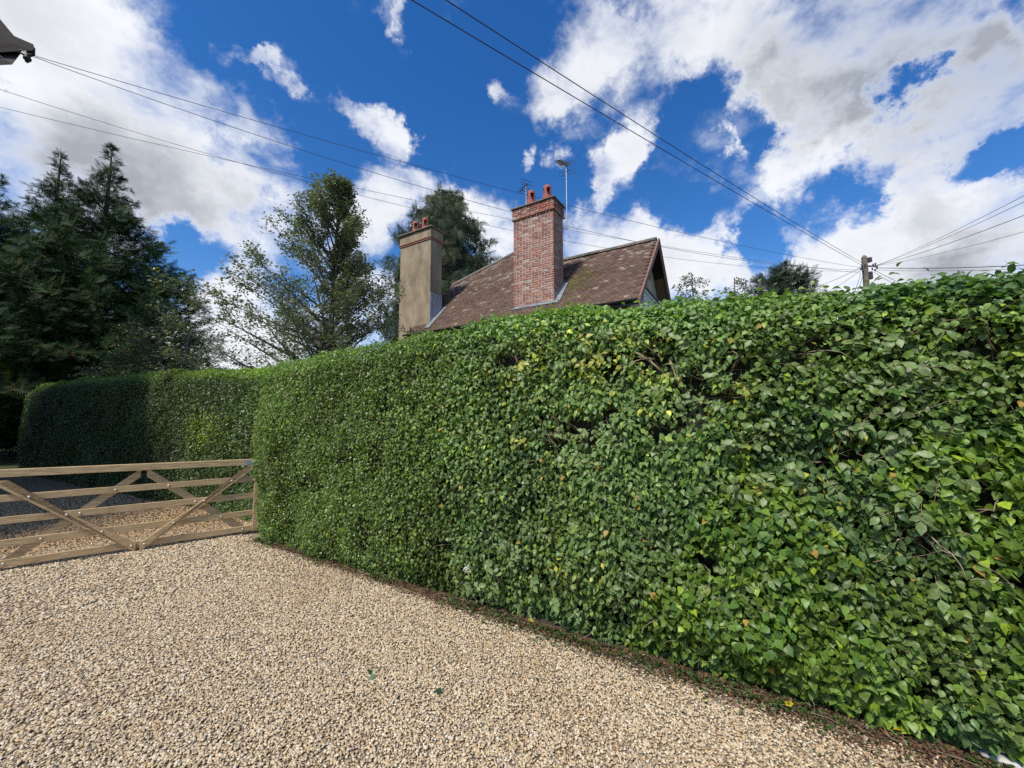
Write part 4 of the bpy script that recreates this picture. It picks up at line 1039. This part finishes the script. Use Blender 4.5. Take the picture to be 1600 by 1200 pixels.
k = int(H2L * 3.5 * 2900); s = -.6 + rnd(k) * (H2L + .6); v = rnd(k) * 3.5
S, Nn = hedge2_surface(s, v)
keep = (rnd(k) > np.clip((.34 - n4(s + 9, v, 2.5, 3)) * 5, 0, .8)) & ~((v > 3) & (rnd(k) < .3)); s, v, S, Nn = s[keep], v[keep], S[keep], Nn[keep]; k = len(s)
P = S - Nn * ((rnd(k) ** 1.4) * .12 - .03 * rnd(k) ** 3)[:, None]; P[:, 2] = np.maximum(P[:, 2], .02)
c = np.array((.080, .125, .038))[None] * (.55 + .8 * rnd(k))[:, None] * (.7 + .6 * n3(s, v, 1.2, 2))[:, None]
tf = np.clip((v - h2top(s) + .22) / .2, 0, 1); c = c * (1 - tf[:, None]) + np.array((.18, .27, .045)) * (.6 + .7 * rnd(k))[:, None] * tf[:, None]  # top leaves given a lighter yellow green to stand for sunlight
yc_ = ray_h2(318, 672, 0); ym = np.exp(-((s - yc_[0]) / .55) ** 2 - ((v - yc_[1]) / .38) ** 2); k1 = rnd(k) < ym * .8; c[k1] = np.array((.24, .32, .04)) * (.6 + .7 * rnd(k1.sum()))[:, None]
near_ = np.clip(1 - s / 1.6, 0, 1)[:, None]; c = c * (1 + near_ * .8)  # near stretch painted brighter, as where the sun reaches it
bt = (rnd(k) < .12) & (n1(s, v, .8, 2) > .55); c[bt] = np.array((.10, .06, .03))
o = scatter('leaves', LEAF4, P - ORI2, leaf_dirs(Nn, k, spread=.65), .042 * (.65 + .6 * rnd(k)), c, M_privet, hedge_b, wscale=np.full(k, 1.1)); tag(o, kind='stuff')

# ------------------------------------------------------------------ trees
def conifer(name, label, base, height, rad, n_pl, n_fr, fsize, cols, droop=0.0, frond=None, lift=.25, seed=1, clear=.0, group=None, skew=(0, 0), rfun=None, spread=.5, wide=.5, cat='tree'):
    r = np.random.default_rng(seed); root = empty(name, (base[0], base[1], 0)); tag(root, label, cat, group)
    t = MB(); t.tube([(0, 0, 0), (0, 0, height * .5), (skew[0] * .5, skew[1] * .5, height * .97)], [.035 * height * .6, .02 * height * .6, .02], 8)
    P, Nn, T, S, Cc = [], [], [], [], []
    for i in range(n_pl):
        f = clear + (1 - clear) * (1 - r.random() ** .85) if rfun is None else r.random()
        f = clear + (1 - clear) * r.random()
        rr_ = rad * (rfun(f) if rfun else (1 - f) ** .75) * (.70 + .45 * r.random()) + .08
        az = r.random() * 2 * math.pi
        h = f * height * .97; d = np.array((math.cos(az), math.sin(az), 0))
        h0 = max(h - lift * rr_ * 1.0, .1); root_p = np.array((skew[0] * f * .5, skew[1] * f * .5, h0)); tip = root_p + d * rr_ + np.array((0, 0, lift * rr_ - droop * rr_ * .35))
        mid_ = (root_p + tip) / 2 + np.array((0, 0, .06 * rr_ + droop * .1 * rr_))
        if r.random() < .5 and rr_ > .5: t.tube([tuple(root_p), tuple(mid_), tuple(tip)], [.03 * rr_ * .5 + .01, .018 * rr_ * .5 + .006, .004], 4, cap=False)
        ax = nrm(tip - root_p)
        kk = max(int(n_fr * (.35 + .65 * min(rr_ / rad * 1.3, 1.2)) * min(max(rr_ / rad * 4, .25), 1)), 6)
        tt = 1 - (r.random(kk) ** 1.3) * .72; tt[:3] = 1.0
        pos = root_p[None] * ((1 - tt) ** 2)[:, None] + mid_[None] * (2 * tt * (1 - tt))[:, None] + tip[None] * (tt ** 2)[:, None]
        wd = (.03 + .12 * min(rr_ / rad * 2, 1) + spread * rr_ * (1.1 - tt)) * .5
        off = r.normal(size=(kk, 3)) * wd[:, None] * np.array((1, 1, .55)); pos = pos + off
        dirn = ax[None] * .8 + r.normal(size=(kk, 3)) * wide * np.array((1, 1, .55)) + off * .8 / np.maximum(wd[:, None], .05) * .35 + np.array((0, 0, lift * .6 - droop))[None]
        nn = np.array((0, -.15, .8))[None] + r.normal(size=(kk, 3)) * .6 + d[None] * .5
        if droop > .3: nn = d[None] + r.normal(size=(kk, 3)) * .5
        P.append(pos); T.append(dirn); Nn.append(nn); S.append(fsize * (.6 + .6 * r.random(kk)) * (.45 + .55 * min(rr_ / rad * 1.4, 1)))
        cb = cols[r.integers(0, len(cols))]; cc = np.array(cb)[None] * (.7 + .6 * r.random(kk))[:, None]; Cc.append(cc)
    P, T, Nn, S, Cc = map(np.concatenate, (P, T, Nn, S, Cc))
    P[:, 2] = np.maximum(P[:, 2], .1)
    br = r.random(len(P)) < .03; Cc[br] = np.array((.09, .07, .035))
    t.build('trunk', M_bark, root)
    o = scatter('crown', frond or make_frond(6, droop * .5), P, basis(Nn, T), S, Cc, M_needle, root, smooth=False); tag(o, kind='stuff')
    return root
def gpos(px, Y, py=500): w = at_depth(px, py, Y); return (w[0], w[1])
def hpos(px, py, Y): return at_depth(px, py, Y)[2]
cyp = [(.020, .046, .016), (.030, .062, .020), (.016, .038, .014), (.038, .070, .024)]
Y1 = 19.0
rf = lambda f: np.interp(f, [0, .3, .5, .65, .8, .9, 1], [1, 1.0, .86, .54, .23, .09, .01])
conifer('cypress_tree', 'dark green cypress with a slender pointed top and a long right hand bulge', gpos(150, Y1), hpos(148, 217, Y1), 4.7, 430, 84, .55, cyp, seed=3, lift=.55, wide=.36, rfun=rf, group='dark cypresses beyond the second hedge')
conifer('cypress_tree', 'dark green cypress with the shorter pointed top left of the tallest one', gpos(68, 19.6), hpos(70, 226, 19.6), 4.2, 380, 78, .54, cyp, seed=5, lift=.55, wide=.36, rfun=rf, group='dark cypresses beyond the second hedge')
conifer('cypress_tree', 'dark green cypress cut off by the left edge of the photograph', gpos(-30, 18.6), hpos(-30, 262, 18.6), 4.4, 320, 72, .55, cyp, seed=8, lift=.55, wide=.36, rfun=rf, group='dark cypresses beyond the second hedge')
# cedar behind the rendered chimney
ced = [(.072, .10, .060), (.092, .118, .068), (.056, .080, .052), (.11, .12, .07)]
rc_ = lambda f: np.interp(f, [0, .25, .45, .65, .8, .92, 1], [.7, 1.0, 1.0, .90, .72, .50, .20])
conifer('cedar_tree', 'grey green drooping conifer behind the rendered chimney', gpos(694, 27), hpos(690, 287, 27), 4.5, 300, 55, .75, ced, droop=.75, lift=.25, seed=11, clear=.34, rfun=rc_, spread=.35, wide=.35)
conifer('pine_tree', 'small dark conifer top left of the utility pole', gpos(1226, 24), hpos(1228, 404, 24), 2.4, 200, 50, .6, [(.03, .05, .03), (.045, .065, .04)], seed=14, lift=.75, rfun=lambda f: np.interp(f, [0, .5, .75, .9, 1], [.8, 1, .95, .6, .1]), wide=.3)

def broadleaf(name, label, base, height, prof, nprim, leaf, cols, seed=1, trunk=.12, lowf=.12, up=.8, ntw=9, nl=26, dense=None, lean=(0, 0), cat='tree', elev=(.35, .9), group=None, asym=None, tmpl=None):
    r = np.random.default_rng(seed); root = empty(name, (base[0], base[1], 0)); tag(root, label, cat, group)
    t = MB(); tp_ = []
    for i in range(9):
        f = i / 8; tp_.append((lean[0] * f + .06 * math.sin(5 * f + seed), lean[1] * f + .05 * math.cos(4 * f), height * .95 * f))
    t.tube(tp_, [trunk * (1 - .9 * i / 8) + .008 for i in range(9)], 8)
    P, T, Nn = [], [], []
    def add(pos, d, n, sp):
        off = r.normal(size=(n, 3)) * sp; P.append(pos[None] + off); T.append(d[None] * .5 + r.normal(size=(n, 3)) * .8 + off / sp * .5); Nn.append(r.normal(size=(n, 3)) * .6 + np.array((0, 0, 1.0)) + d[None] * .2)
    for i in range(nprim):
        f = lowf + (1 - lowf) * (i + r.random()) / nprim; fi = min(f, .98); j = int(fi * 8); a0 = np.array(tp_[j]) * (1 - (fi * 8 - j)) + np.array(tp_[min(j + 1, 8)]) * (fi * 8 - j)
        az = r.random() * 2 * math.pi; reach = prof(f) * (.75 + .4 * r.random())
        if asym is not None: reach *= asym(az, f)
        el = elev[0] + (elev[1] - elev[0]) * f + .15 * r.normal(); rise = reach * math.tan(min(el, 1.25)); rise = min(rise, max(height * .93 - a0[2], .05))
        hl = height * (1.0 - .50 * min(reach / prof(.2), 1)); a0z = a0[2]; rise = max(min(rise, hl - a0z), -.3 * reach) if hl > a0z * .6 else rise * .2
        tip = a0 + np.array((math.cos(az) * reach, math.sin(az) * reach, rise))
        m = (a0 + tip) / 2 + np.array((0, 0, -.06 * reach)) + r.normal(size=3) * .05 * reach
        bez = lambda t_: a0 * (1 - t_) ** 2 + m * 2 * t_ * (1 - t_) + tip * t_ ** 2
        t.tube([tuple(bez(x)) for x in (0, .35, .7, 1)], [.012 + .012 * reach, .009 + .008 * reach, .008, .003], 5, cap=False)
        bd = nrm(tip - a0)
        for k in range(int(ntw * (.45 + .36 * reach))):
            tt = .25 + .75 * r.random(); b0 = bez(tt); l = (.18 + .2 * reach * (1.15 - tt)) * (.6 + .6 * r.random())
            d = bd * .7 + r.normal(size=3) * .55 + np.array((0, 0, up * .5)); d /= np.linalg.norm(d); e = b0 + d * l
            t.tube([tuple(b0), tuple(e)], [.005, .002], 4, cap=False)
            for q_ in range(4): add(b0 + (e - b0) * (.3 + .25 * q_), d, max(nl // 5, 2), .05 + .015 * l)
            add(e, d, max(nl // 5, 2), .045)
        add(tip, bd, nl // 3, .06)
    P, T, Nn = map(np.concatenate, (P, T, Nn)); k = len(P)
    Cc = np.array(cols)[r.integers(0, len(cols), k)] * (.7 + .6 * r.random(k))[:, None]
    S = leaf * (.65 + .6 * r.random(k))
    if dense is not None:
        Pd, Sd, Cd = dense(r); P = np.concatenate((P, Pd)); S = np.concatenate((S, Sd)); Cc = np.concatenate((Cc, Cd)); kd = len(Pd)
        T = np.concatenate((T, r.normal(size=(kd, 3)) - np.array((0, 0, .5)))); Nn = np.concatenate((Nn, r.normal(size=(kd, 3)) * .6 + np.array((0, -.5, .8))))
    P[:, 2] = np.maximum(P[:, 2], .1)
    t.build('trunk', M_bark, root)
    o = scatter('crown', tmpl or LEAF2, P, basis(Nn, T), S, Cc, M_fol, root); tag(o, kind='stuff')
    print(name, k); return root
broadleaf('shrub', 'dark undergrowth bush at the far left beyond the rounded end of the second hedge', gpos(-10, 17.2), hpos(-10, 600, 17.2), lambda f: np.interp(f, [0, .5, 1], [1.6, 1.7, .8]), 60, .10,
          [(.04, .065, .025), (.055, .08, .03)], seed=41, ntw=8, nl=22, lowf=.05, cat='shrub')
hY = 10.4; hH = hpos(512, 262, hY)
def ivy_column(r):
    k = 8000; z = (.20 + .58 * r.random(k) ** 1.2) * hH; az = r.random(k) * 6.283
    rad = np.interp(z / hH, [.2, .4, .55, .8, .9], [.62, .70, .45, .12, .05]) * (.5 + .5 * n1(az * 1.2, z, 1.6, 2)) * (.6 + .4 * r.random(k) ** .4)
    P = np.stack((np.cos(az) * rad + .1, np.sin(az) * rad, z), 1); c = np.array((.034, .068, .022))[None] * (.6 + .8 * r.random(k))[:, None]
    y = (n2(P[:, 0] * 1.5, z, 1.5, 2) > .58); c[y] = c[y] * np.array((2.0, 1.7, 1.0)); return P, .065 * (.6 + .6 * r.random(k)), c
hcol = [(.11, .14, .08), (.145, .17, .115), (.09, .12, .065), (.18, .195, .14), (.17, .16, .125)]
broadleaf('holly_tree', 'spreading grey green tree with an ivy clad trunk left of the rendered chimney', gpos(522, hY), hH,
          lambda f: np.interp(f, [0, .2, .4, .6, .8, .9, 1], [3.2, 3.5, 3.0, 1.9, .90, .45, .15]), 150, .080, hcol, seed=21, ntw=15, nl=28, dense=ivy_column, elev=(.25, 1.1), up=1.3,
          asym=lambda az, f: 1.0 if math.cos(az) < .2 else .62)
broadleaf('shrub', 'leafy olive green shrub in front of the dark cypresses', gpos(255, 13.6), hpos(255, 452, 13.6), lambda f: np.interp(f, [0, .4, .7, 1], [1.5, 1.8, 1.3, .35]), 80, .085,
          [(.075, .105, .045), (.10, .135, .05), (.06, .085, .04)], seed=31, ntw=8, nl=24, lowf=.3, cat='shrub')
broadleaf('shrub', 'brighter yellow green bush beside the olive shrub above the second hedge', gpos(298, 13.0), hpos(298, 498, 13.0), lambda f: np.interp(f, [0, .5, 1], [.7, .9, .3]), 40, .07,
          [(.15, .20, .04), (.12, .17, .04)], seed=33, ntw=7, nl=20, lowf=.4, cat='shrub')
broadleaf('shrub', 'low shrub with arching stems between the house and the chimney foot', gpos(640, 11.6), hpos(640, 500, 11.6), lambda f: np.interp(f, [0, .5, 1], [.8, .9, .3]), 34, .07,
          [(.06, .10, .035), (.08, .12, .04)], seed=35, ntw=6, nl=18, lowf=.4, cat='shrub')
broadleaf('garden_tree', 'loose light leaved tree top right of the tiled gable', gpos(1085, 17), hpos(1085, 412, 17), lambda f: np.interp(f, [0, .6, 1], [1.2, 1.6, .5]), 46, .11,
          [(.09, .12, .05), (.07, .10, .045), (.12, .13, .07)], seed=37, ntw=6, nl=16, lowf=.45, elev=(.6, 1.1))
broadleaf('garden_tree', 'low light leaved tree top between the gable tree and the small conifer', gpos(1150, 18), hpos(1150, 420, 18), lambda f: np.interp(f, [0, .6, 1], [1.0, 1.3, .4]), 40, .11,
          [(.08, .11, .045), (.10, .12, .05)], seed=39, ntw=6, nl=16, lowf=.45, elev=(.6, 1.1))

# ------------------------------------------------------------------ litter along the foot of the hedge
k = 22000; p = P_START + .1 + rnd(k) * 8.5; w = np.abs(RNG.normal(size=k)) * .15 - .12 * rnd(k); q = HQ + .06 - w * (.55 + .9 * n1(p * 2, p * 0, 1, 2)) * np.interp(p, [-6, -3, 0, 3], [.3, .5, .9, 1.4])
P = np.stack((p, q, .008 + .014 * rnd(k)), 1) @ Rz.T
c = np.array([(.17, .08, .05), (.11, .06, .04), (.20, .11, .06), (.08, .05, .035), (.24, .17, .10), (.06, .09, .025)])[RNG.integers(0, 6, k)] * (.6 + .7 * rnd(k))[:, None]
Nn = RNG.normal(size=(k, 3)) * .45 + np.array((0, 0, 1)); T = RNG.normal(size=(k, 3))
lit0 = PQ(-1, HQ - .1)
o = scatter('leaf_litter', LEAF2, P - lit0, basis(Nn, T), .022 * (.4 + 1.0 * rnd(k)), c, leaf_mat('dry_leaf', .8, .1, .2)); o.location = lit0; tag(o, 'brown leaf litter lying along the foot of the hedge', kind='stuff')
t = MB(); rr = random.Random(12)
for i in range(170):
    p = rr.uniform(P_START + .3, 3.4); q = HQ + .04 - abs(rr.gauss(0, .13)) * (1.4 if p > 0 else .8); a_ = rr.uniform(-.6, .6); l = rr.uniform(.05, .22); c0 = PQ(p, q, rr.uniform(.012, .03)) - lit0
    d = np.array((math.cos(a_ + TH), math.sin(a_ + TH), rr.uniform(-.05, .08))); t.tube([tuple(c0), tuple(c0 + d * l * .5 + np.array((0, 0, rr.uniform(0, .012)))), tuple(c0 + d * l)], [.0022, .002, .001], 5)
o = t.build('fallen_twigs', M_twig); o.location = lit0; tag(o, 'thin dry twigs scattered in the litter at the foot of the hedge', kind='stuff')
# creeping green at the foot
k = 2600; p = P_START + .1 + rnd(k) * 8.3; m = n2(p * 1.7, p * 0 + 2, 1, 2) > .42; p = p[m]; k = len(p); q = HQ + .05 - np.abs(RNG.normal(size=k)) * .09
P = np.stack((p, q, .015 + .05 * rnd(k)), 1) @ Rz.T
o = scatter('ground_creeper', LEAF4, P - lit0, basis(RNG.normal(size=(k, 3)) * .5 + np.array((0, 0, 1)), RNG.normal(size=(k, 3))), .026 * (.5 + rnd(k)), np.array((.045, .10, .02))[None] * (.6 + .9 * rnd(k))[:, None], M_hedge)
o.location = lit0; tag(o, 'small green creeping leaves at the foot of the hedge', kind='stuff')

# single fallen leaves on the gravel
def one_leaf(px, py, size, col, label, tilt=.2, z=.016):
    V_, F_ = IVY8; me = bpy.data.meshes.new('fallen_leaf'); me.from_pydata((V_ * size * 1.25).tolist(), [], F_.tolist()); at_ = me.attributes.new('tint', 'FLOAT_COLOR', 'POINT')
    for d_ in at_.data: d_.color = (*col, 1)
    me.materials.append(M_hedge); me.polygons.foreach_set('use_smooth', [True] * len(me.polygons))
    o = link('fallen_leaf', me); o.location = on_z(px, py, z); o.rotation_euler = (random.uniform(-tilt, tilt), random.uniform(-tilt, tilt), random.uniform(0, 6.28)); tag(o, label, 'leaf', 'leaves fallen on the gravel'); return o
one_leaf(690, 1082, .055, (.02, .06, .025), 'dark green leaf lying alone on the gravel near the bottom middle', .5)
one_leaf(838, 1062, .030, (.05, .10, .03), 'small green leaf on open gravel right of the dark leaf')
one_leaf(553, 960, .05, (.05, .08, .04), 'dull green leaf on gravel in front of the left half of the hedge', .5)
one_leaf(588, 1056, .05, (.16, .22, .12), 'pale grey green leaf on the gravel near the bottom middle')
one_leaf(575, 1048, .04, (.04, .10, .02), 'bright green leaf touching the pale leaf on the gravel')
one_leaf(1235, 1105, .06, (.62, .50, .03), 'bright yellow leaf at the edge of the litter under the hedge', .5, .03)
one_leaf(1412, 1142, .05, (.58, .46, .03), 'yellow leaf in the litter near the bottom right corner', .5, .03)
one_leaf(609, 909, .04, (.60, .52, .05), 'small yellow leaf at the foot of the hedge left of the white blossom', .4, .03)
one_leaf(825, 968, .05, (.50, .42, .10), 'yellow brown leaf on litter under the middle of the hedge', .4, .03)
one_leaf(686, 858, .0, (0, 0, 0), 'x') if False else None

# broken piece of white weathered board, bottom right
w0_ = on_z(1556, 1178, .03); bb = empty('broken_board', (w0_[0], w0_[1], 0), TH + math.radians(-6)); tag(bb, 'broken piece of weathered white board lying under the hedge at bottom right', 'board')
MB().poly([(-.075, -.012, .012), (-.060, -.030, .012), (.09, -.040, .012), (.075, .012, .016), (.01, .02, .018), (-.05, .014, .016)], (0, 0, .014)).build('lower_piece', M_plas, bb, bevel=.002)
MB().poly([(-.115, .03, .028), (-.085, .010, .026), (-.02, .008, .030), (.03, .022, .034), (.085, .028, .034), (.075, .045, .045), (.0, .05, .05), (-.09, .055, .045)], (0, 0, .010)).build('upper_flake', M_plas, bb, bevel=.002)
MB().tube([(-.04, .055, .058), (.02, .05, .062), (.08, .042, .055)], [.004, .005, .003], 6).build('splinter', M_twig, bb)

# white blossom near the foot of the hedge
pb, zb_ = on_q(729, 889, HQ - .10); bw = PQ(pb, HQ - .10, zb_)
bl = empty('white_blossom', tuple(bw)); tag(bl, 'small white flower cluster at the foot of the hedge', 'flower')
t = MB(); M_petal = noisy('petal', (.72, .70, .62), (.86, .84, .78), 30, .6); rr = random.Random(3)
V_, F_ = LEAF4; fl = []
k = 60; Pf = RNG.normal(size=(k, 3)) * np.array((.013, .013, .022)); o = scatter('petals', LEAF4, Pf, basis(RNG.normal(size=(k, 3)) + np.array((0, -.7, .5)), RNG.normal(size=(k, 3))), np.full(k, .016), np.tile((.80, .78, .70), (k, 1)), leaf_mat('petal_leaf', .6, .2), bl); tag(o, kind='stuff')
MB().tube([(0, .05, -.03), (0, 0, 0)], .0018, 5).build('stem', M_twig, bl)
print('triangles', sum(len(o.data.polygons) for o in SC.objects if o.type == 'MESH'))
